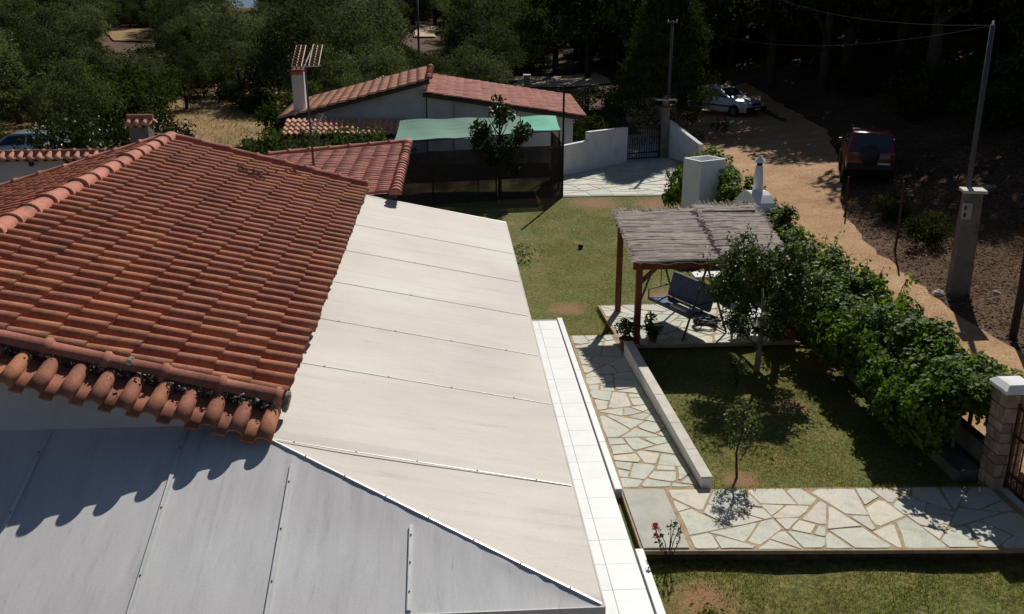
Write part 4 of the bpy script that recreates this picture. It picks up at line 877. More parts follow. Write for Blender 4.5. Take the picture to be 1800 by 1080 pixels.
for i in range(820):
    y = 12.65 + 18.35 * rng.random() ** 1.3; t_ = (y - 12.75) / 18.2
    w = .86 + .16 * math.sin(y * 1.1) + .12 * math.sin(y * 2.7 + 1); hh = (1.66 if y < 22 else 1.66 + min(.45, (y - 22) * .09)) + .14 * math.sin(y * 1.7) + .10 * math.sin(y * 3.9)
    if 22.3 < y < 28.6: w *= .62
    a = rng.uniform(-.45, math.pi + .55); q_ = rng.uniform(.5, 1)
    cx = (8.05 if y < 22 else 8.3) + math.cos(a) * w * q_ - (.12 if math.cos(a) < 0 else 0); cz = terr(8.3, y) + .95 + math.sin(a) * (hh - .95) * q_ - (.05)
    k = rng.integers(70, 130); d = rng.normal(0, 1, (k, 3)); d /= np.linalg.norm(d, axis=1)[:, None]; r_ = .25 * rng.uniform(.3, 1.0, k)[:, None] ** .6
    P.append(d * r_ + [cx, y, cz]); nn = d * .5 + np.array([math.cos(a) * .7, -.1, math.sin(a) * .9 + .3]); N.append(nn)
mbs = MB()
for i in range(75):         # shoots reaching out above the hedge
    y = rng.uniform(12.8, 31); x = 8.25 + rng.uniform(-.5, .55); z = terr(8.3, y) + 1.55; L_ = rng.uniform(.2, .5); dx, dy = rng.normal(.12, .28), rng.normal(0, .28)
    pts = [(x, y, z - .2), (x + dx * L_ * .5, y + dy * L_ * .5, z + L_ * .7), (x + dx * L_ * 1.3, y + dy * L_ * 1.3, z + L_)]; mbs.tube(pts, .006, 4)
    k = int(10 + L_ * 22); tt = rng.uniform(0, 1, k); A = np.array(pts); P.append(A[0] + (A[2] - A[0]) * tt[:, None] + rng.normal(0, .045, (k, 3))); N.append(np.tile([0, 0, .8], (k, 1)))
P = np.concatenate(P); N = np.concatenate(N); v, q = leaf_five(P, N, .078, rng)
o = link('foliage', np_mesh('foliage', v, q, 'vine'), vn); o.matrix_parent_inverse = Matrix.Translation(VI).inverted()
lp('shoot_field', mbs, 'bark', vn, VI, kind='stuff')
for i in range(9):
    y = 13.3 + i * 2.05; mb = MB(); mb.tube([(8.0, y, 0), (8.05 + .05 * math.sin(i), y + .08, .5), (8.2, y + .1 * math.cos(i * 2), 1.1), (8.2, y + .5, 1.35)], [.03, .025, .02, .012], 6); lp('stem', mb, 'palebark', vn, VI)

# ------------------------------------------------------------------ gate pillar and iron gate at the end of the path
def gate_pillar(label, loc, seed):
    o = thing('gate_pillar', label, 'pillar', loc); rng = random.Random(seed)
    mb = MB(); mb.box((0, 0, .68), (.345, .345, 1.96)); mb.build('core', 'mortar_old', o)
    z = -.28
    while z < 1.55:
        h = min(rng.uniform(.15, .24), 1.64 - z)
        for sx, sy in ((1, 0), (-1, 0), (0, 1), (0, -1)):
            c = rng.uniform(-.06, .06)
            for a, b in ((-.185, c - .008), (c + .008, .185)):
                mb = MB(); d = (.03, b - a, h - .015) if sx else (b - a, .03, h - .015); mb.box((sx * .175 if sx else (a + b) / 2, sy * .175 if sy else (a + b) / 2, z + h / 2), d); mb.build('stone_block', 'brick', o, bevel=.006)
        z += h
    mb = MB(); mb.hexa([(-.25, -.25, 1.66), (.25, -.25, 1.66), (.25, .25, 1.66), (-.25, .25, 1.66)], [(-.25, -.25, 1.71), (.25, -.25, 1.71), (.25, .25, 1.71), (-.25, .25, 1.71)])
    mb.hexa([(-.25, -.25, 1.7101), (.25, -.25, 1.7101), (.25, .25, 1.7101), (-.25, .25, 1.7101)], [(-.17, -.17, 1.78), (.17, -.17, 1.78), (.17, .17, 1.78), (-.17, .17, 1.78)])
    mb.build('cap', 'white', o); return o
gate_pillar('stone gate pillar with white cap at the end of the vine hedge', (8.18, 12.30, 0.0), 1)
gate_pillar('stone gate pillar with white cap on the far side of the iron gate', (8.18, 9.85, -.1), 2)
gt = thing('iron_gate', 'brown wrought iron gate with scrolls closing the flagstone path', 'gate', (8.16, 12.06, .12)); GI = (8.16, 12.06, .12)
for y0, y1 in ((12.06, 11.10), (11.06, 10.10)):
    for z in (.22, .42, 1.02, 1.45): mb = MB(); mb.bar((8.16, y0, z), (8.16, y1, z), .025, .035); lp('rail', mb, 'iron', gt, GI)
    for y in (y0 - .02, y1 + .02): mb = MB(); mb.bar((8.16, y, .16), (8.16, y, 1.52), .04); lp('stile', mb, 'iron', gt, GI)
    for i in range(6): mb = MB(); mb.bar((8.16, y0 + (y1 - y0) * (i + 1) / 7, .2), (8.16, y0 + (y1 - y0) * (i + 1) / 7, 1.62), .018); lp('bar', mb, 'iron', gt, GI)
    for i in range(6):
        yc = y0 + (y1 - y0) * (i + .5) / 6; mb = MB(); mb.tube([(8.16, yc + .055 * math.cos(a), .32 + .055 * math.sin(a)) for a in np.linspace(0, 2 * math.pi, 13)], .008, 5); lp('ring', mb, 'iron', gt, GI)
    for s_ in (-1, 1):
        yc = (y0 + y1) / 2; mb = MB(); mb.tube([(8.16, yc + s_ * (.04 + .028 * a) * math.cos(a) * .6, .80 + (.04 + .028 * a) * math.sin(a) * s_) for a in np.linspace(0, 6.5, 26)], .009, 5); lp('scroll', mb, 'iron', gt, GI)
mb = MB(); mb.box((8.16, 11.1, .10), (.10, 2.1, .05)); lp('sill', mb, 'slab', gt, GI)

# ------------------------------------------------------------------ meter pillar, poles, posts
z0 = terr(12.15, 21)
mp_ = thing('meter_pillar', 'concrete meter pillar with pale cap slab beside the dirt road', 'pillar', (12.12, 21.0, z0), R(-14), scale=(.84, .84, 1))
mb = MB(); mb.hexa([(-.28, -.24, -.3), (.28, -.24, -.3), (.28, .24, -.3), (-.28, .24, -.3)], [(-.23, -.20, 2.42), (.23, -.20, 2.42), (.23, .20, 2.42), (-.23, .20, 2.42)]); mb.build('shaft', 'concrete', mp_, bevel=.02)
mb = MB(); mb.box((0, 0, 2.46), (.62, .56, .07)); mb.build('cap', 'coping', mp_, bevel=.012)
mb = MB(); mb.box((-.16, -.27, 2.02), (.24, .12, .38)); bx_ = mb.build('meter_box', 'meter', mp_, bevel=.015)
for z in (2.10, 1.93): mb = MB(); mb.box((-.22, -.333, z), (.06, .008, .09)); mb.build('window', 'trim', bx_)
def utility_pole(label, loc, h, r, lean, cross=True):
    o = thing('utility_pole', label, 'pole', loc); mb = MB(); mb.tube([(0, 0, -.4), (lean * .5, 0, h * .5), (lean, 0, h)], [r, r * .9, r * .75], 10); mb.build('shaft', 'galv', o, True)
    if cross: mb = MB(); mb.bar((lean - .22, 0, h - .08), (lean + .22, 0, h - .08), .05); mb.build('crossarm', 'galv', o)
    for sx in ((-.18, .18) if cross else (0,)): mb = MB(); mb.lathe([(.02, 0), (.035, .03), (.02, .06), (.03, .09), (.01, .11)], (lean + sx, 0, h - (.055 if cross else .01)), 8); mb.build('insulator', 'white', o, True)
    return o
utility_pole('slim grey utility pole rising behind the concrete meter pillar', (12.20, 21.36, z0), 6.45 - z0, .07, -.02, False)
utility_pole('thin grey utility pole next to the far gate pillar', (9.35, 40.6, terr(9.35, 40.6)), 5.6, .07, 0)
utility_pole('dark timber utility pole against the black wood', (14.2, 56, terr(14.2, 56)), 8.3, .13, 0)
def wire(label, a, b, sag):
    mb = MB(); a = Vector(a); b = Vector(b); mb.tube([a.lerp(b, i / 16) - Vector((0, 0, sag * 4 * (i / 16) * (1 - i / 16))) for i in range(17)], .003, 4); mb.build('power_line', 'blackiron', None, label=label, cat='wire')
wire('sagging power line from the meter pole to the dark timber pole', (12.2, 21.36, 6.45), (14.2, 56, terr(14.2, 56) + 8.3), 1.1)
wire('power line running from the gate pole towards the olive slope', (9.35, 40.6, terr(9.35, 40.6) + 5.6), (-2.2, 75, 7.0), .8)
wire('power line running from the meter pole to the gate pole', (12.2, 21.36, 6.45), (9.35, 40.6, terr(9.35, 40.6) + 5.6), .7)
utility_pole('distant timber utility pole at the end of the power line on the olive slope', (-2.2, 75, terr(-2.2, 75)), 7.0 - terr(-2.2, 75), .09, 0)
for x, y, h, r_, mat, lab in ((12.30, 24.75, 1.95, .035, 'rust', 'rusty steel fence post standing alone on the dry bank'), (11.75, 18.0, 2.35, .085, 'bark', 'thick dark timber post with pale top at the road edge'), (12.60, 29.0, 1.15, .03, 'rust', 'short rusty stake on the verge behind the red car')):
    o = thing('fence_post', lab, 'post', (x, y, terr(x, y))); mb = MB(); mb.tube([(0, 0, -.3), (.01, 0, h * .5), (-.01, .01, h)], [r_, r_ * .95, r_ * .9], 8); mb.build('shaft', mat, o)
    if mat == 'bark': mb = MB(); mb.lathe([(r_ * .93, 0), (r_ * .8, .03)], (-.01, .01, h), 8); mb.build('top', 'rock', o)
mb = MB(); mb.tube([(-1.1, -.5, .25), (0, 0, .75), (.75, .55, 1.5)], .03, 6); mb.build('leaning_rail', 'rust', None, label='rusty rail leaning on the slope right of the red car', cat='rail', loc=(16.2, 29.2, terr(16.2, 29.2) - .2))
rk = random.Random(9)
for i, (x, y, s_, lab) in enumerate(((11.6, 20.9, .16, 'pale rock at the left foot of the meter pillar'), (12.85, 20.6, .10, 'small pale rock at the right foot of the meter pillar'), (13.0, 19.5, .08, 'little stone on the bank below the meter pillar'), (13.35, 25.7, .12, 'flat pale stone lying on the bank near the rusty post'), (17.4, 29.3, .14, 'flat white stone high on the dry bank'), (10.9, 18.4, .06, 'loose pebble at the edge of the dirt road'))):
    mb = MB(); v = []; 
    for a in range(5):
        for b in range(7):
            th, ph = math.pi * (a + .5) / 5, 2 * math.pi * b / 7; r_ = s_ * rk.uniform(.75, 1.15); v.append((r_ * math.sin(th) * math.cos(ph), r_ * math.sin(th) * math.sin(ph), r_ * math.cos(th) * .6))
    f = [(a * 7 + b, (a + 1) * 7 + b, (a + 1) * 7 + (b + 1) % 7, a * 7 + (b + 1) % 7) for a in range(4) for b in range(7)] + [tuple(range(7)), tuple(range(34, 27, -1))]
    mb.add(v, f); mb.build('rock', 'rock', None, label=lab, cat='rock', loc=(x, y, terr(x, y) + s_ * .25), rot=(0, 0, rk.uniform(0, 6)))

# ------------------------------------------------------------------ cars
def car(name, label, loc, rz, paint, st, wheels, wr_, W, glass_sides, rear_glass, front_glass, extras):
    """st: stations (x, z bottom, z belt, z top, w bottom, w belt, w top); x grows to the front; +x is forward"""
    o = thing(name, label, 'car', loc, rz); mb = MB(); v = []; 
    for x, zb, zl, zt, wb, wl_, wt in st:
        zm = zb + (zl - zb) * .55
        v += [(x, -wb, zb), (x, -wl_ * 1.02, zm), (x, -wl_, zl), (x, -wt, zt), (x, wt, zt), (x, wl_, zl), (x, wl_ * 1.02, zm), (x, wb, zb)]
    n = 8; f = [(i * n + j, i * n + (j + 1) % n, (i + 1) * n + (j + 1) % n, (i + 1) * n + j)[::-1] for i in range(len(st) - 1) for j in range(n)]
    f += [tuple(range(n))[::1], tuple((len(st) - 1) * n + j for j in range(n))[::-1]]
    mb.add(v, f); body = mb.build('body', paint, o, bevel=.03)
    for p_ in body.data.polygons: p_.use_smooth = True
    def panel(nm, quad, mat, off=.006, inset=0):
        q = [Vector(p_) for p_ in quad]; c = sum(q, Vector()) / len(q); q = [c + (p_ - c) * (1 - inset) for p_ in q]; nrm = (q[1] - q[0]).cross(q[2] - q[0]).normalized()
        if nrm.dot(c - Vector((c.x * .5 + .0, 0, .7))) < 0: nrm = -nrm
        mb = MB(); mb.add([p_ + nrm * off for p_ in q] + [p_ - nrm * .01 for p_ in q], [tuple(range(len(q))), tuple(range(2 * len(q) - 1, len(q) - 1, -1))] + [(i, len(q) + i, len(q) + (i + 1) % len(q), (i + 1) % len(q)) for i in range(len(q))]); return mb.build(nm, mat, o)
    def sidept(x, t_, s_):      # t 0 belt .. 1 roof
        for a, b in zip(st, st[1:]):
            if a[0] <= x <= b[0]:
                k = (x - a[0]) / max(1e-6, b[0] - a[0]); zl = a[2] + (b[2] - a[2]) * k; zt = a[3] + (b[3] - a[3]) * k; wl_ = a[5] + (b[5] - a[5]) * k; wt = a[6] + (b[6] - a[6]) * k
                return Vector((x, s_ * (wl_ + (wt - wl_) * t_), zl + (zt - zl) * t_))
    for s_ in (-1, 1):
        for pl in glass_sides: panel('side_window', [sidept(x, t_, s_) for x, t_ in pl], 'carglass', .012)
    panel('rear_window', rear_glass, 'carglass', .014); panel('windscreen', front_glass, 'carglass', .014)
    for x in wheels:
        for s_ in (-1, 1):
            mb = MB(); mb.lathe([(wr_ * 1.16, -.02), (wr_ * 1.16, .02)], (x, s_ * (W - .012), wr_ * 1.03), 20, 'Y'); mb.build('wheel_arch', 'trim', o)
            mb = MB(); mb.lathe([(wr_ * .6, -.1), (wr_ * .93, -.1), (wr_, -.06), (wr_, .06), (wr_ * .93, .1), (wr_ * .6, .1)], (x, s_ * (W - .05), wr_), 20, 'Y'); w = mb.build('wheel', 'tyre', o, True)
            mb = MB(); mb.lathe([(wr_ * .62, -.106), (wr_ * .62, .106)], (x, s_ * (W - .05), wr_), 16, 'Y'); mb.build('rim', 'rim', w)
    extras(o, panel); return o
def suv_extras(o, panel):
    for s_ in (-1, 1):
        mb = MB(); mb.box((-.005, s_ * .70, .82), (.05, .12, .26)); mb.build('tail_lamp', 'lampred', o, bevel=.01)
        mb = MB(); mb.box((3.78, s_ * .56, .80), (.06, .22, .18)); mb.build('headlight', 'lampclear', o, bevel=.02)
        mb = MB(); mb.box((2.42, s_ * .93, 1.10), (.12, .16, .14)); mb.build('mirror', 'redpaint', o, bevel=.03)
    mb = MB(); mb.box((-.06, 0, .50), (.16, 1.58, .20)); mb.build('rear_bumper', 'trim', o, bevel=.03)
    mb = MB(); mb.box((3.88, 0, .50), (.16, 1.58, .24)); mb.build('front_bumper', 'trim', o, bevel=.03)
    mb = MB(); v = []; n = 20      # spare wheel in its cover on the tailgate
    for xx, rr_ in ((-.06, .33), (-.20, .33), (-.23, .29), (-.235, .05)):
        for j in range(n): a = 2 * math.pi * j / n; v.append((xx, .05 + rr_ * math.cos(a), .93 + rr_ * math.sin(a)))
    mb.add(v, [(i * n + j, i * n + (j + 1) % n, (i + 1) * n + (j + 1) % n, (i + 1) * n + j) for i in range(3) for j in range(n)] + [tuple(3 * n + j for j in range(n))]); mb.build('spare_wheel', 'trim', o, True)
    mb = MB(); mb.box((-.085, -.45, .62), (.012, .42, .10)); mb.build('number_plate', 'plate', o)
    mb = MB(); mb.box((-.03, .0, .98), (.03, .9, .04)); mb.build('handle_strip', 'rim', o)
T = .78
suv = [(0, .42, 1.0, 1.01, .74, .78, .77), (.06, .36, 1.02, 1.04, .76, .80, .75), (.24, .34, 1.03, 1.66, .78, .81, .64), (.5, .34, 1.03, 1.71, .78, .82, .65), (1.9, .34, 1.02, 1.71, .78, .82, .65), (2.15, .34, 1.01, 1.63, .78, .82, .66), (2.72, .34, 1.0, 1.03, .78, .82, .74), (3.55, .36, .90, .96, .76, .80, .70), (3.82, .42, .80, .84, .70, .74, .66)]
hd = Vector((.33, .94, 0)).normalized(); rc = Vector((14.75, 32.35, 0))
car('parked_car', 'red off-road car with a rear spare wheel on the dirt road', (rc.x, rc.y, terr(15.4, 34.2) + .0), math.atan2(hd.y, hd.x), 'redpaint', suv, (.72, 3.05), .34, .80,
    [[(.38, .12), (1.02, .12), (1.02, .86), (.48, .86)], [(1.14, .12), (2.42, .14), (2.12, .84), (1.14, .86)]],
    [(.085, -.66, 1.10), (.085, .66, 1.10), (.225, .56, 1.60), (.225, -.56, 1.60)], [(2.68, -.66, 1.09), (2.68, .66, 1.09), (2.20, .58, 1.60), (2.20, -.58, 1.60)], suv_extras)
def hatch_extras(o, panel):
    for s_ in (-1, 1):
        mb = MB(); mb.box((3.86, s_ * .56, .64), (.06, .34, .14)); mb.build('headlight', 'lampclear', o, bevel=.02)
        mb = MB(); mb.box((.0, s_ * .62, .80), (.05, .2, .2)); mb.build('tail_lamp', 'lampred', o, bevel=.02)
        mb = MB(); mb.box((2.55, s_ * .87, .98), (.12, .14, .1)); mb.build('mirror', 'trim', o, bevel=.03)
        mb = MB(); mb.box((2.0, s_ * .815, .52), (2.0, .02, .07)); mb.build('side_strip', 'trim', o)
    mb = MB(); mb.box((3.93, 0, .40), (.14, 1.56, .24)); mb.build('front_bumper', 'trim', o, bevel=.03)
    mb = MB(); mb.box((-.04, 0, .40), (.14, 1.56, .24)); mb.build('rear_bumper', 'trim', o, bevel=.03)
    mb = MB(); mb.box((3.905, 0, .64), (.02, .72, .12)); mb.build('grille', 'trim', o)
    mb = MB(); mb.box((4.008, 0, .42), (.012, .46, .10)); mb.build('number_plate', 'plate', o)
hat = [(0, .34, .84, .86, .70, .74, .70), (.10, .26, .90, .94, .74, .78, .68), (.55, .22, .93, 1.34, .76, .79, .58), (.9, .22, .93, 1.40, .76, .80, .57), (1.8, .22, .92, 1.40, .76, .80, .57), (2.0, .22, .91, 1.36, .76, .80, .58), (2.75, .22, .88, .90, .76, .79, .72), (3.55, .24, .74, .78, .75, .77, .70), (3.90, .30, .62, .66, .70, .73, .66)]
hsides = [[(.62, .12), (1.25, .12), (1.25, .86), (.86, .86)], [(1.33, .12), (2.45, .16), (2.0, .84), (1.33, .86)]]
hrear = [(.16, -.62, .99), (.16, .62, .99), (.52, .54, 1.30), (.52, -.54, 1.30)]; hfront = [(2.68, -.66, .935), (2.68, .66, .935), (2.06, .54, 1.325), (2.06, -.54, 1.325)]
hw = Vector((.60, -.80, 0)).normalized(); fc = Vector((15.65, 48.2, 0)); rcw = fc - hw * 3.9
car('parked_car', 'white hatchback half hidden under the tall conifer by the road', (rcw.x, rcw.y, terr(14.5, 50)), math.atan2(hw.y, hw.x), 'whitepaint', hat, (.72, 3.1), .29, .79, hsides, hrear, hfront, hatch_extras)
car('parked_car', 'silver green car parked behind the white outbuilding', (-15.9, 40.6, terr(-17.5, 40.6)), R(181), 'silver', hat, (.72, 3.1), .29, .79, hsides, hrear, hfront, hatch_extras)

# ------------------------------------------------------------------ far gate, white wall, picket fence
fw_ = thing('yard_wall', 'white rendered yard wall stepping up to the far iron gate', 'wall', (5.9, 38, .3)); FI = (5.9, 38, .3)
def wallseg(mb, a, b, zt0, zt1, th=.2):
    a = Vector((*a, 0)); b = Vector((*b, 0)); d = (b - a).normalized(); n = Vector((-d.y, d.x, 0)) * th / 2
    g0, g1 = terr(a.x, a.y) - .3, terr(b.x, b.y) - .3
    mb.hexa([a - n + Vector((0, 0, g0)), b - n + Vector((0, 0, g1)), b + n + Vector((0, 0, g1)), a + n + Vector((0, 0, g0))], [a - n + Vector((0, 0, zt0)), b - n + Vector((0, 0, zt1)), b + n + Vector((0, 0, zt1)), a + n + Vector((0, 0, zt0))])
mb = MB(); wallseg(mb, (5.5, 37.85), (7.38, 39.55), 1.83, 1.76); lp('high_section', mb, 'white', fw_, FI, bevel=.01)
mb = MB(); wallseg(mb, (3.9, 36.35), (5.49, 37.84), 1.45, 1.48); lp('low_section', mb, 'white', fw_, FI, bevel=.01)
mb = MB(); wallseg(mb, (9.35, 40.2), (10.2, 38.0), 1.95, 1.25); lp('return_section', mb, 'white', fw_, FI, bevel=.01)
fp = thing('gate_pillar', 'tall thin pale gate pillar with a plate on top at the far gate', 'pillar', (9.12, 40.1, terr(9.1, 40.1)))
mb = MB(); mb.box((0, 0, .95), (.34, .34, 2.3)); mb.build('shaft', 'concrete', fp, bevel=.01)
mb = MB(); mb.box((0, 0, 2.12), (.44, .44, .06)); mb.build('cap', 'concrete', fp, bevel=.01)
mb = MB(); mb.lathe([(.12, 0), (.14, .2), (.10, .34), (.14, .40), (.02, .50)], (0, 0, 2.15), 12); mb.build('lantern', 'concrete', fp, True)
mb = MB(); mb.box((0, 0, 2.46), (.85, .5, .03)); mb.build('plate', 'coping', fp)
fg = thing('iron_gate', 'black wrought iron gate standing ajar beside the white yard wall', 'gate', (7.42, 39.6, terr(7.4, 39.6))); FGI = (7.42, 39.6, terr(7.4, 39.6))
ga, gb = Vector((7.45, 39.6, FGI[2])), Vector((8.93, 40.1, FGI[2]))
for z in (.12, .35, 1.45): mb = MB(); mb.bar(ga + Vector((0, 0, z)), gb + Vector((0, 0, z - (.12 if z > 1 else 0))), .04, .05); lp('rail', mb, 'blackiron', fg, FGI)
for i in range(14):
    p_ = ga.lerp(gb, (i + .2) / 13.4); mb = MB(); mb.bar(p_ + Vector((0, 0, .1)), p_ + Vector((0, 0, 1.62 - .12 * i / 13)), .026 if 0 < i < 13 else .05); lp('bar', mb, 'blackiron', fg, FGI)
for k_ in (.25, .5, .75):
    c = ga.lerp(gb, k_) + Vector((0, 0, .85)); d = (gb - ga).normalized(); mb = MB(); mb.tube([c + d * (.11 * math.cos(a)) + Vector((0, 0, .15 * math.sin(a))) for a in np.linspace(0, 6.28, 15)], .012, 5); lp('ring', mb, 'blackiron', fg, FGI)
pf = thing('picket_fence', 'dark timber picket fence in front of the sandy track', 'fence', (4.7, 55, terr(5, 55))); PFI = (4.7, 55, terr(5, 55))
fa, fb = Vector((3.2, 55.3, 0)), Vector((7.8, 53.6, 0))
for i in range(30):
    p_ = fa.lerp(fb, i / 29); z = terr(p_.x, p_.y); mb = MB(); mb.bar(p_ + Vector((0, 0, z)), p_ + Vector((0, 0, z + 1.25)), .09, .03); lp('picket', mb, 'fencewood', pf, PFI)
for z in (.3, 1.0): mb = MB(); mb.bar(fa + Vector((0, .04, terr(fa.x, fa.y) + z)), fb + Vector((0, .04, terr(fb.x, fb.y) + z)), .04, .09); lp('rail', mb, 'fencewood', pf, PFI)
pp = thing('fence_pillar', 'pale capped pillar at the left end of the picket fence', 'pillar', (4.55, 56.2, terr(4.5, 56.2))); mb = MB(); mb.box((0, 0, .85), (.32, .32, 2.0)); mb.build('shaft', 'concrete', pp); mb = MB(); mb.box((0, 0, 1.89), (.42, .42, .07)); mb.build('cap', 'white', pp)

# ------------------------------------------------------------------ neighbour's house
nh = thing('house', 'grey walled house with two offset orange tiled roofs beyond the green canopy', 'house', (-1, 40, 0)); NI = (-1, 40, 0)
g0 = -.2
mb = MB()
pv = [(-6.5, 40.2), (-1.1, 40.2)]
v = [(-6.5, 40.25, g0), (-.95, 40.25, g0), (-.95, 40.25, 3.50), (-6.5, 40.25, 2.12)]; v += [(x, 45.9, z) for x, _, z in v]
mb.add(v, [(0, 1, 2, 3), (7, 6, 5, 4), (1, 5, 6, 2), (0, 3, 7, 4), (3, 2, 6, 7)]); lp('wall', mb, 'oldwhite', nh, NI)
mb = MB(); v = [(-.9, 40.05, g0), (5.2, 40.05, g0), (5.2, 40.05, 2.06), (-.9, 40.05, 2.98)]; v += [(x, 45.7, z) for x, _, z in v]
mb.add(v, [(0, 1, 2, 3), (7, 6, 5, 4), (1, 5, 6, 2), (0, 3, 7, 4), (3, 2, 6, 7)]); lp('wing_wall', mb, 'oldwhite', nh, NI)
mb = MB(); mb.tube([(.2, 40.0, g0), (.2, 40.0, 2.75)], .03, 8); lp('downpipe', mb, 'meter', nh, NI)
def far_roof(name, P00, P10, P01, nrow, ncol_, mat, caps=True):
    """P00 upper front corner, P10 lower front corner (down the slope), P01 upper back corner"""
    P00, P10, P01 = Vector(P00), Vector(P10), Vector(P01); d = (P10 - P00); w = (P01 - P00); n = w.cross(d).normalized()
    if n.z < 0: n = -n
    mb = MB(); q = [P00, P10, P10 + w, P01]; mb.add([p_ - n * .16 for p_ in q] + [p_ - n * .02 for p_ in q], [(0, 1, 2, 3), (4, 7, 6, 5), (0, 4, 5, 1), (1, 5, 6, 2), (2, 6, 7, 3), (3, 7, 4, 0)])
    rf = lp(name, mb, 'deck', nh, NI); dl, wl_ = d.length, w.length; dn, wn_ = d.normalized(), w.normalized(); VV = []; FF = []
    L_ = dl / ncol_ * 1.12; bv, bf = barrel(L_, wl_ / nrow, .07, 5)
    flip = wn_.cross(dn).dot(n) < 0; xax = -wn_ if flip else wn_
    for r_ in range(nrow):
        for c_ in range(ncol_):
            o = P00 + wn_ * (r_ + .5) * wl_ / nrow + dn * c_ * dl / ncol_ + n * rngt.uniform(0, .012); k = len(VV); VV += [tuple(o + xax * x + dn * y + n * z) for x, y, z in bv]; FF += [tuple(a + k for a in f) for f in bf]
    field('tile_field', VV, FF, mat, rf); return rf
r1 = far_roof('roof', (-.80, 39.7, 3.72), (-6.95, 39.7, 2.18), (-1.0, 46.2, 3.72), 22, 15, 'tile_far')
r2 = far_roof('wing_roof', (-1.05, 39.55, 3.22), (5.62, 39.55, 2.20), (-.9, 46.2, 3.40), 22, 17, 'tile_pink')
run_caps((-.82, 46.2, 3.80), (-.80, 39.6, 3.80), cap_me, .42, r1)
ch = MB(); ch.box((-6.22, 40.9, 2.9), (.50, .50, 2.1)); cho = lp('chimney', ch, 'oldwhite', nh, NI, bevel=.01)
mb = MB(); mb.box((-6.22, 40.9, 4.06), (.54, .54, .04)); o = mb.build('chimney_slab', 'cap', cho); o.matrix_parent_inverse = Matrix.Identity(4)
for i in range(3):
    mb = MB(); mb.tube([(-6.40 + .18 * i, 40.60, 3.92), (-6.40 + .18 * i, 40.9, 4.14)], .085, 8); o = mb.build('chimney_tile', 'cap', cho); o.matrix_parent_inverse = Matrix.Identity(4)
# low porch roof in front of the gable
pr2 = far_roof('porch_roof', (-6.6, 39.4, 2.20), (-6.6, 37.9, 1.78), (-1.7, 39.4, 2.20), 22, 4, 'tile_far')
for x in (-6.4, -4.2, -1.9): mb = MB(); mb.bar((x, 38.05, g0), (x, 38.05, 1.72), .14); lp('porch_post', mb, 'oldwhite', nh, NI)

# ------------------------------------------------------------------ green canopy and netted cage
gc = thing('shade_canopy', 'sagging green shade cloth canopy on thin posts before the grey house', 'canopy', (1, 35, 0)); CI = (1, 35, 0)
def cloth(u0, u1, mat, seed):
    def fn(u, v):
        U = u0 + (u1 - u0) * u; x = -2.0 + 6.0 * U + .12 * v; y = 34.2 + 2.7 * v; zf = 2.02 + .40 * U; zb = 2.48 + .12 * U
        z = zf + (zb - zf) * v - .09 * math.sin(math.pi * v) * (1 + .3 * math.sin(9 * U)) + .018 * math.sin(22 * U + 4 * v + seed) + .05 * math.sin(3 * U * math.pi) * (1 - v)
        return (x, y, z)
    mb = MB(); mb.add(*sheet(fn, 26, 14)); return mb
lp('cloth', cloth(0, .765, 'tarpL', 1), 'tarpL', gc, CI, smooth=True); o = lp('cloth', cloth(.772, 1.0, 'tarpR', 3), 'tarpR', gc, CI, smooth=True); o['label'] = 'brighter emerald green end of the canopy cloth'
for x, y, z in ((-1.9, 34.25, 2.0), (1.0, 34.25, 2.15), (3.95, 34.25, 2.40), (-1.8, 36.85, 2.46), (1.1, 36.85, 2.5), (3.95, 36.85, 2.58)):
    mb = MB(); mb.tube([(x, y, -.2), (x, y, z)], .03, 6); lp('post', mb, 'rust', gc, CI)
mb = MB(); mb.tube([(-2, 34.22, 1.99), (4.0, 34.22, 2.40)], .02, 6); lp('front_rail', mb, 'rust', gc, CI)
cg = thing('netted_cage', 'dark brown netted enclosure fence below the green canopy', 'enclosure', (1, 33, 0)); GI2 = (1, 33, 0)
corners = [(-2.6, 31.6), (-.6, 32.3), (1.6, 32.9), (3.98, 33.25), (4.0, 34.6), (3.9, 36.1)]
for (ax, ay), (bx2, by2) in zip(corners, corners[1:]):
    a0, b0 = terr(ax, ay), terr(bx2, by2); mb = MB(); mb.add([(ax, ay, a0 - .05), (bx2, by2, b0 - .05), (bx2, by2, b0 + 1.85), (ax, ay, a0 + 1.85)], [(0, 1, 2, 3)]); lp('net_panel', mb, 'net', cg, GI2)
for i, (x, y) in enumerate(corners):
    mb = MB(); mb.tube([(x, y, -.2), (x, y, 4.1 if i == 3 else 2.05)], .04 if i == 3 else .03, 6); lp('post', mb, 'blackiron', cg, GI2)
tree('citrus_tree', 'dark glossy citrus tree rising through the green canopy', 'tree', (1.75, 33.4, .1),
     crown_mesh(51, (1.05, .9, 1.35), 2.15, 46, .30, 60, .17, .5, 'citrus'), trunk_mesh(52, 2.9, .06, 9, .9))

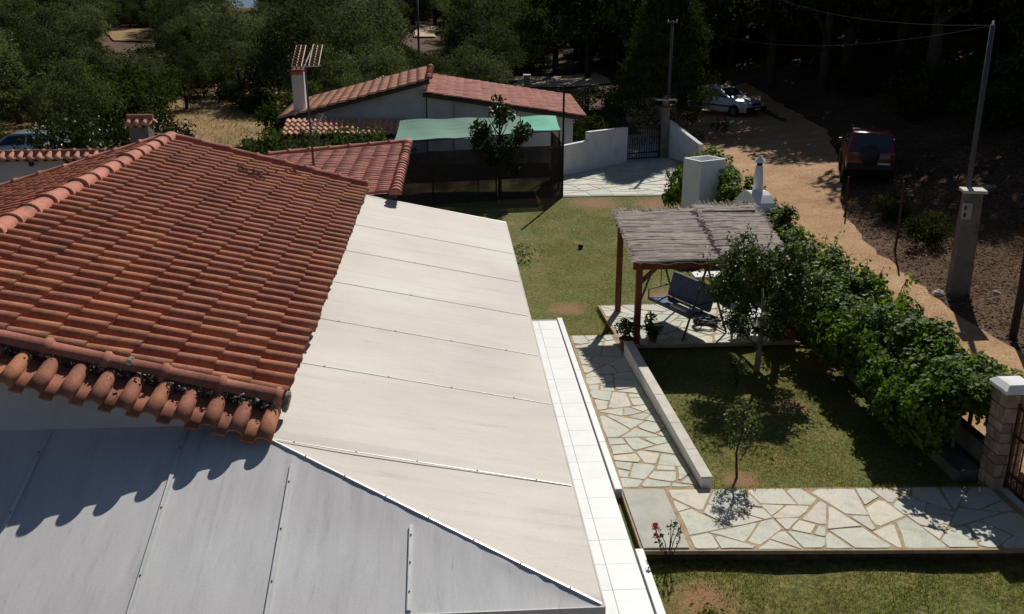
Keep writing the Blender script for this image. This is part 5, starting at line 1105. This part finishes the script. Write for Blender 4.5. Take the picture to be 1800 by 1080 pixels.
# ------------------------------------------------------------------ tv antenna on the far gable
an = thing('tv_antenna', 'tall tv antenna mast with grid reflectors behind the roof verge', 'antenna', (-2.66, 18.78, 3.2))
mb = MB(); mb.tube([(0, 0, -.3), (-.03, 0, 1.2), (-.06, 0, 2.75)], .022, 8); mb.build('mast', 'galv', an)
mb = MB(); mb.tube([(-.06, -.12, 2.62), (.02, .85, 2.98)], .014, 6); mb.build('boom', 'chrome', an)
for s_ in (-1, 1):
    mb = MB()
    for i in range(9):
        t_ = i / 8; a = Vector((-.05 + s_ * .03, -.08, 2.62)); d_ = Vector((s_ * (.20) + .02, .80 * t_, .36 * t_ + .03)); mb.tube([a + Vector((s_ * .04, .80 * t_, .34 * t_)), a + Vector((s_ * .22, .80 * t_, .34 * t_ + .02))], .012, 4)
    for k_ in (.04, .13, .22): mb.tube([(-.05 + s_ * (.03 + k_), -.08, 2.62), (-.05 + s_ * (.03 + k_), .72, 2.97)], .012, 4)
    mb.build('reflector_grid', 'grid', an)
mb = MB(); mb.tube([(-.20, -.12, 2.62), (.26, -.12, 2.64)], .012, 5); mb.build('crossbar', 'chrome', an)
mb = MB(); mb.tube([(-.02, 0, 1.32), (.22, .1, 1.72)], .012, 5)
for i in range(7): t_ = .25 + i * .11; c = Vector((-.02 + .24 * t_, .1 * t_, 1.32 + .40 * t_)); mb.tube([c + Vector((-.09, .05, .04)), c + Vector((.09, -.05, -.04))], .008, 4)
mb.build('aerial', 'chrome', an)

# ------------------------------------------------------------------ white outbuilding with tiled coping on the left
ob = thing('outbuilding', 'low white outbuilding with a tiled coping and a small chimney', 'outbuilding', (-11, 26, 0)); OI = (-11, 26, 0)
mb = MB(); mb.box((-12.2, 26.5, 1.35), (6.2, .45, 2.95)); lp('wall', mb, 'oldwhite', ob, OI)
mb = MB(); mb.box((-12.2, 26.42, 2.86), (6.4, .5, .06)); cop = lp('coping', mb, 'deck', ob, OI)
bv, bf = barrel(.42, .245, .08, 7); mbt = MB(); mbt.add(bv, bf); ct_me = mbt.mesh('coping_tile', 'tile_far'); set_flat_ends(ct_me)
for i in range(26):
    o = link('coping_tile', ct_me, cop); o.matrix_parent_inverse = Matrix.Identity(4); o.matrix_basis = Matrix.Translation((-15.35 + .245 * i, 26.32, 3.02)) @ Matrix.Rotation(math.pi, 4, 'Z') @ Matrix.Rotation(-.42, 4, 'X')
run_caps((-15.45, 26.36, 3.03), (-9.0, 26.36, 3.03), vcap_me, .40, cop, 'ridge_cap')
for i in range(7): mb = MB(); mb.box((-15.0 + .95 * i, 26.1, 2.78), (.08, .16, .12)); o = mb.build('corbel', 'fencewood', cop); o.matrix_parent_inverse = Matrix.Identity(4)
mb = MB(); mb.box((-8.55, 27.2, 1.75), (.52, .52, 3.7)); ch2 = lp('chimney', mb, 'concrete', ob, OI)
for s_ in (-1, 1):
    for i in range(3):
        o = link('chimney_tile', ct_me, ch2); o.matrix_parent_inverse = Matrix.Identity(4); o.matrix_basis = Matrix.Translation((-8.77 + .22 * i, 27.2, 3.80)) @ Matrix.Rotation(math.pi if s_ < 0 else 0, 4, 'Z') @ Matrix.Rotation(-.45, 4, 'X')
mb = MB(); mb.tube([(-8.9, 27.2, 3.87), (-8.2, 27.2, 3.87)], .07, 8); o = mb.build('chimney_ridge', 'cap', ch2); o.matrix_parent_inverse = Matrix.Identity(4)
mb = MB(); mb.box((0, 0, 0), (2.2, 1.6, .05), 0, R(-28), R(8)); mb.build('metal_sheet', 'meter', None, label='grey metal sheet propped among the bushes behind the silver car', cat='metal sheet', loc=(-18.6, 47.5, 1.15), rot=(0, 0, R(-20)))

# ------------------------------------------------------------------ background trees
OL = [crown_mesh(100 + i, (1.75, 1.7, 1.5), 1.85, 34, .58, 150, .165, .34, 'olive' if i % 3 else 'olive_pale') for i in range(6)]
OT = [trunk_mesh(110 + i, 1.9, .13, 6, 1.0, 'bark', .2) for i in range(2)]
DK = [crown_mesh(120 + i, (2.5, 2.4, 3.0), 5.2, 46, .88, 150, .28, .42, 'dark') for i in range(4)]
DT = [trunk_mesh(130 + i, 6.2, .2, 8, 1.7) for i in range(2)]
PN = crown_mesh(140, (3.7, 3.5, 3.35), 3.6, 300, .60, 85, .26, .18, 'pine', 'cone', .55); PT = trunk_mesh(141, 6.6, .18, 14, 1.8)
SH = [crown_mesh(150 + i, (1.1, 1.1, .75), .85, 30, .45, 90, .15, .42, 'dark') for i in range(3)]
OLE = crown_mesh(155, (1.3, 1.2, 1.0), 1.2, 40, .45, 100, .15, .35, 'dark', extra=('flower', .055)); WFL = crown_mesh(156, (1.2, 1.2, 1.1), 1.6, 36, .45, 95, .17, .5, 'dark', extra=('flower', .38))
YB = crown_mesh(157, (1.2, 1.2, .7), .9, 26, .45, 80, .16, .4, 'yellowbush')
ST = trunk_mesh(160, .9, .04, 5, .5)
CF, SF_, = math.cos(R(18.5)), math.sin(R(18.5)); CA, SA = math.cos(R(3.75)), math.sin(R(3.75))
def seen(p_):
    x, y, z = p_[0], p_[1], p_[2] - 7.2; r_ = x * CA - y * SA; f0 = x * SA + y * CA; D = f0 * CF - z * SF_; return 900 + 1666 * r_ / D, 540 - 1666 * (f0 * SF_ + z * CF) / D, D
# open ground that stays unplanted: field, banks, clearing, track, roads, yards and the gaps towards the sea
OPEN = [(335, 458, 198, 240), (205, 262, 54, 70), (732, 758, 46, 64), (930, 1040, 134, 150), (412, 446, -40, 3), (12, 50, 232, 244)]
def blocks(x, y, w, h):
    z = terr(x, y); a = seen((x - w, y, z + .2)); b = seen((x + w, y, z + h))
    return any(a[0] < o_[1] and b[0] > o_[0] and b[1] < o_[3] and a[1] > o_[2] for o_ in OPEN)
used = []
def free(x, y, r_): return all((x - a) ** 2 + (y - b) ** 2 > (r_ + c) ** 2 for a, b, c in used)
tree('conifer', 'tall dark spreading conifer beside the far gate shading the white car', 'tree', (10.1, 44.5, terr(10.1, 44.5)), PN, PT, .4, .88, sz=1.12); used.append((10.1, 44.5, 3)); used += [(16.0, 54.6, 2.2), (17.8, 59, 2.2)]
for i, (x, y, s_, me, nm, lab, cat) in enumerate((
    (-10.9, 63, 1.25, WFL, 'flowering_shrub', 'shrub thick with white flowers beside the grey house chimney', 'shrub'),
    (-3.0, 50, .9, WFL, 'flowering_shrub', 'white flowering shrub showing above the orange roof edge', 'shrub'),
    (-8.3, 30.0, 1.15, OLE, 'oleander', 'oleander with scattered white flowers behind the roof ridge end', 'shrub'),
    (-10.0, 32.0, .9, OLE, 'oleander', 'rounded oleander between the dry field and the tiled roof', 'shrub'),
    (-13.9, 36, 1.2, OLE, 'oleander', 'broad oleander with white flowers beside the silver car', 'shrub'),
    (-11.2, 37, 1.15, OLE, 'oleander', 'oleander with few flowers right of the small tiled chimney', 'shrub'),
    (-6.2, 34.6, 1.3, SH[0], 'bush', 'dark rounded bush left of the tv antenna below the porch roof', 'bush'),
    (-4.3, 35.2, 1.3, SH[1], 'bush', 'dark bush behind the tv antenna below the porch roof', 'bush'),
    (-2.7, 34.8, 1.2, SH[2], 'bush', 'dark bush at the left end of the netted enclosure', 'bush'),
    (-7.2, 36.8, .95, SH[1], 'bush', 'bush at the left corner of the porch roof', 'bush'),
    (-5.2, 31.2, .95, SH[2], 'bush', 'low bush peeping over the verge of the lower red roof', 'bush'),
    (-7.6, 45.5, 1.35, SH[1], 'bush', 'bush at the near right corner of the dry field', 'bush'),
    (-15.8, 47.5, 1.5, SH[0], 'bush', 'bush at the near left corner of the dry field', 'bush'),
    (-16.8, 53.0, 1.7, SH[2], 'bush', 'tall bush on the left edge of the dry field', 'bush'),
    (-32.5, 62, 1.3, YB, 'broom_bush', 'yellowish broom bush in the middle of the olive slope', 'bush'),
    (-20, 62, 1.1, YB, 'broom_bush', 'olive yellow broom bush above the dry field', 'bush'),
    (7.6, 49, 1.2, SH[0], 'bush', 'sunlit round bush at the right end of the picket fence', 'bush'),
    (6.0, 41.2, 1.0, SH[1], 'bush', 'dark bush behind the stepped white yard wall', 'bush'),
    (8.9, 32.4, .85, SH[2], 'bush', 'leafy bush growing at the drive left of the white enclosure', 'bush'),
    (8.2, 30.6, .55, SH[0], 'bush', 'small dark bush against the back of the white enclosure', 'bush'),
    (13.4, 25.2, .55, SH[1], 'bush', 'dry scrubby bush on the bank left of the meter pillar', 'bush'),
    (13.6, 28.0, .5, SH[2], 'bush', 'low scrub behind the red car on the verge', 'bush'))):
    tree(nm, lab, cat, (x, y, terr(x, y) - .05), me, ST, i * 1.3, s_); used.append((x, y, s_))
used += [(-1, 43, 6), (-5, 42, 4), (4, 42, 4), (14.5, 50, 3.6), (15.5, 34, 3), (-17.5, 40.6, 3), (-12, 28, 4)]
rt = random.Random(21)
def olive_size(s_): return 'small' if s_ < .85 else 'medium' if s_ < 1.2 else 'large'
def olive_tone(i): return 'pale silvery' if i % 3 == 0 else 'dark grey green'
def olive_label(i, s_): return f'{olive_size(s_)} {olive_tone(i)} olive tree on the slope behind the houses'
def olive_group(i, s_): return f'{olive_size(s_)} {olive_tone(i)} olives on the slope'
labD = 'tall dark tree in the dense wood along the hillside'
nO = nD = 0
for tries in range(6000):       # olives on the left and middle slope
    y = 44 + 104 * rt.random() ** 1.25; x = rt.uniform(-.60 * y - 4, .16 * y + 2); s_ = rt.choice((.6, .8, 1.0, 1.15, 1.4)) * rt.uniform(.85, 1.15) * (1 + (y - 44) / 260)
    px = seen((x, y, terr(x, y)))
    if x > 3.5 and y < 75: continue
    if px[0] < -140 or not free(x, y, .95 * s_) or blocks(x, y, 1.9 * s_, 3.7 * s_): continue
    used.append((x, y, .95 * s_)); tree('olive_tree', olive_label((nO * 7) % 6, s_), 'tree', (x, y, terr(x, y)), OL[(nO * 7) % 6], OT[nO % 2], rt.uniform(0, 6), s_, olive_group((nO * 7) % 6, s_), s_ * rt.uniform(.85, 1.1)); nO += 1
    if nO >= 298: break
for x, y, s_ in ((19.6, 49.6, 1.25), (21.2, 50.6, 1.35), (23.0, 48.4, 1.35), (13.0, 52.9, 1.3), (27.5, 45, 1.3), (18.4, 54.5, 1.3), (25, 51.5, 1.4), (29, 41, 1.2), (12.2, 55, 1.2)):
    used.append((x, y, 1.5 * s_)); tree('wood_tree', labD, 'tree', (x, y, terr(x, y) - .1), DK[nD % 4], DT[nD % 2], rt.uniform(0, 6), s_, 'dark trees of the hillside wood'); nD += 1
nM = 0
for tries in range(5000):       # tall scrub filling the far slope up to the crest
    y = rt.uniform(86, 150); x = rt.uniform(-.62 * y - 4, .09 * y); s_ = rt.uniform(1.1, 2.0)
    if not free(x, y, .75 * s_) or blocks(x, y, 1.8 * s_, 3.4 * s_): continue
    used.append((x, y, .75 * s_)); tree('scrub_tree', 'tall dense scrub tree on the far slope near the crest', 'tree', (x, y, terr(x, y) - .1), (OL + DK)[nM % 6], OT[nM % 2], rt.uniform(0, 6), s_, 'scrub trees near the crest'); nM += 1
    if nM >= 160: break
for tries in range(5000):       # tall dark wood on the right and along the crest
    m_ = rt.random()
    if m_ < .15: y = rt.uniform(48, 56); x = rt.uniform(18.3, 27)
    elif m_ < .62: y = rt.uniform(54, 100); x = rt.uniform(11 if y < 62 else 7, 62)
    elif m_ < .78: y = rt.uniform(39, 56); x = rt.uniform(21.5 + max(0, 34 - y) * .9, 44)
    else: y = rt.uniform(122, 150); x = rt.uniform(-85, 35)
    s_ = rt.uniform(.85, 1.45)
    if not free(x, y, 1.5 * s_) or blocks(x, y, 2.9 * s_, 8.4 * s_): continue
    used.append((x, y, 1.5 * s_)); tree('wood_tree', labD, 'tree', (x, y, terr(x, y) - .1), DK[nD % 4], DT[nD % 2], rt.uniform(0, 6), s_, 'dark trees of the hillside wood', s_ * rt.uniform(.9, 1.2)); nD += 1
    if nD >= 250: break
nS = 0
for tries in range(1500):       # undergrowth
    m_ = rt.random()
    if m_ < .55: y = rt.uniform(48, 80); x = rt.uniform(13, 45)
    elif m_ < .75: y = rt.uniform(28, 50); x = rt.uniform(20, 34)
    else: y = rt.uniform(42, 90); x = rt.uniform(-40, 3)
    s_ = rt.uniform(.8, 1.6)
    if (x < 19 and y < 58 and x > 8) or not free(x, y, .6 * s_) or blocks(x, y, 1.3 * s_, 1.9 * s_): continue
    used.append((x, y, .6 * s_)); tree('undergrowth_bush', 'dark bush of the undergrowth between the trees', 'bush', (x, y, terr(x, y) - .1), SH[nS % 3], ST, rt.uniform(0, 6), s_, 'undergrowth bushes'); nS += 1
    if nS >= 130: break

# ------------------------------------------------------------------ grass, litter
rng2 = np.random.default_rng(99)
def blades(name, regions, dens, hgt, mat, seed, zf, skip=None, wid=.012):
    rng = np.random.default_rng(seed); P = []
    for x0, x1, y0, y1, k in regions:
        n = int((x1 - x0) * (y1 - y0) * dens * k); q = np.column_stack([rng.uniform(x0, x1, n), rng.uniform(y0, y1, n)]); P.append(q)
    P = np.concatenate(P)
    cl = np.sin(P[:, 0] * 1.9 + 1.3 * np.sin(P[:, 1] * 1.1)) * np.sin(P[:, 1] * 2.3 + 1.1 * np.sin(P[:, 0] * .9)) + .5 * np.sin(P[:, 0] * 5.1) * np.sin(P[:, 1] * 4.3)
    keep = rng.random(len(P)) < np.clip(.62 + .55 * cl, .10, 1)
    if skip is not None: keep &= ~skip(P)
    for x_, y_, r_ in (PATCH if 'lawn' in name else []): keep &= rng.random(len(P)) < np.clip((np.hypot(P[:, 0] - x_, P[:, 1] - y_) / r_) ** 1.5, .04, 1)
    P = P[keep]; n = len(P); z = np.array([zf(x, y) for x, y in P]); b = np.column_stack([P, z - .005]); a = rng.uniform(0, 2 * math.pi, n); h = hgt * rng.uniform(.5, 1.3, n)
    w = wid * rng.uniform(.7, 1.4, n); dx = np.column_stack([np.cos(a) * w, np.sin(a) * w, np.zeros(n)]); ln = rng.normal(0, .55, (n, 2)) * h[:, None]
    v = np.stack([b - dx, b + dx, b + np.column_stack([ln, h])], 1).reshape(-1, 3); return link(name, np_mesh(name, v, np.arange(n * 3).reshape(n, 3), mat), kind='stuff')
def on_paving(P):
    x, y = P[:, 0], P[:, 1]
    return ((y > 10.45) & (y < 12.5)) | ((x < 3.68) & (y < 19.25)) | ((x > 3.4) & (x < 7.4) & (y > 18.35) & (y < 21.2))
blades('lawn_grass', [(3.6, 8.1, 12.4, 18.4, 1.0), (2.5, 8.2, 19.1, 33, .42)], 2600, .032, 'grass', 1, lambda x, y: terr(x, y), on_paving, .0055)
blades('lower_lawn_grass', [(2.48, 8.3, 8.6, 10.75, 1.1)], 2600, .036, 'grass', 2, lambda x, y: -.10 + .02 * math.sin(3 * x + y), lambda P: (P[:, 1] > 10.85 - .0625 * (P[:, 0] - 2.44)), .0055)
def edge_tufts(P):
    x, y = P[:, 0], P[:, 1]; yn = 10.82 - .0585 * (x - 2.44); yf = 12.44 - .0448 * (x - 2.44)
    return ~(((abs(y - yf) < .05) & (x > 3.85)) | ((abs(x - (3.84 - .0366 * (y - 12.44))) < .05) & (y > 12.4) & (y < 17.9)) | (abs(y - 18.40) < .05) & (x > 3.7) & (x < 7.3) | (abs(y - 21.17) < .06) & (x > 3.4) & (x < 7.4) | (abs(x - 3.44) < .06) & (y > 19.15) & (y < 21.2) | (abs(y - 19.18) < .06) & (x < 3.4) & (x > 2.5))
blades('edge_grass', [(2.5, 8.0, 12.1, 21.4, 1)], 2600, .075, 'grass', 6, lambda x, y: terr(x, y) + (.09 if 12.0 < y < 12.42 else 0), edge_tufts, .005)
blades('dry_grass', [(11.8, 17.5, 8, 31, 1.0), (17.5, 24, 18, 34, .5)], 300, .13, 'drygrass', 3, lambda x, y: terr(x, y) - .07, lambda P: P[:, 0] < 11.2 + .11 * np.clip(P[:, 1] - 20, 0, 20) + rng2.uniform(0, .8, len(P)), .008)
blades('field_grass', [(-26, -8, 44, 64, 1)], 40, .22, 'drygrass', 4, lambda x, y: terr(x, y), None, .02)
rng = np.random.default_rng(5)
def scatter_leaves(name, n, x0, x1, y0, y1, size, mat, dz, skip=None):
    P = np.column_stack([rng.uniform(x0, x1, n), rng.uniform(y0, y1, n), np.zeros(n)])
    if skip is not None: P = P[~skip(P)]
    P[:, 2] = [terr(x, y) + dz for x, y in P[:, :2]]; v, q = leaves(rng, P, np.tile([0, 0, 4.5], (len(P), 1)), size, .5, fold=.06); return link(name, np_mesh(name, v, q, mat), kind='stuff')
scatter_leaves('leaf_litter', 46000, 11.0, 24, 6, 40, .11, 'litter', .0, lambda P: P[:, 0] < 11.1 + .11 * np.clip(P[:, 1] - 20, 0, 40) + .25 * np.sin(P[:, 1] * 2) + rng2.exponential(.35, len(P)))
M['gravel'] = leaf_mat('road_gravel', (.22, .125, .065), (.58, .42, .28), .05, .9, .1, .1, (1, 1, 1), 1.2)
scatter_leaves('road_gravel', 9000, 8.6, 13.5, 12, 38, .032, 'gravel', .016)
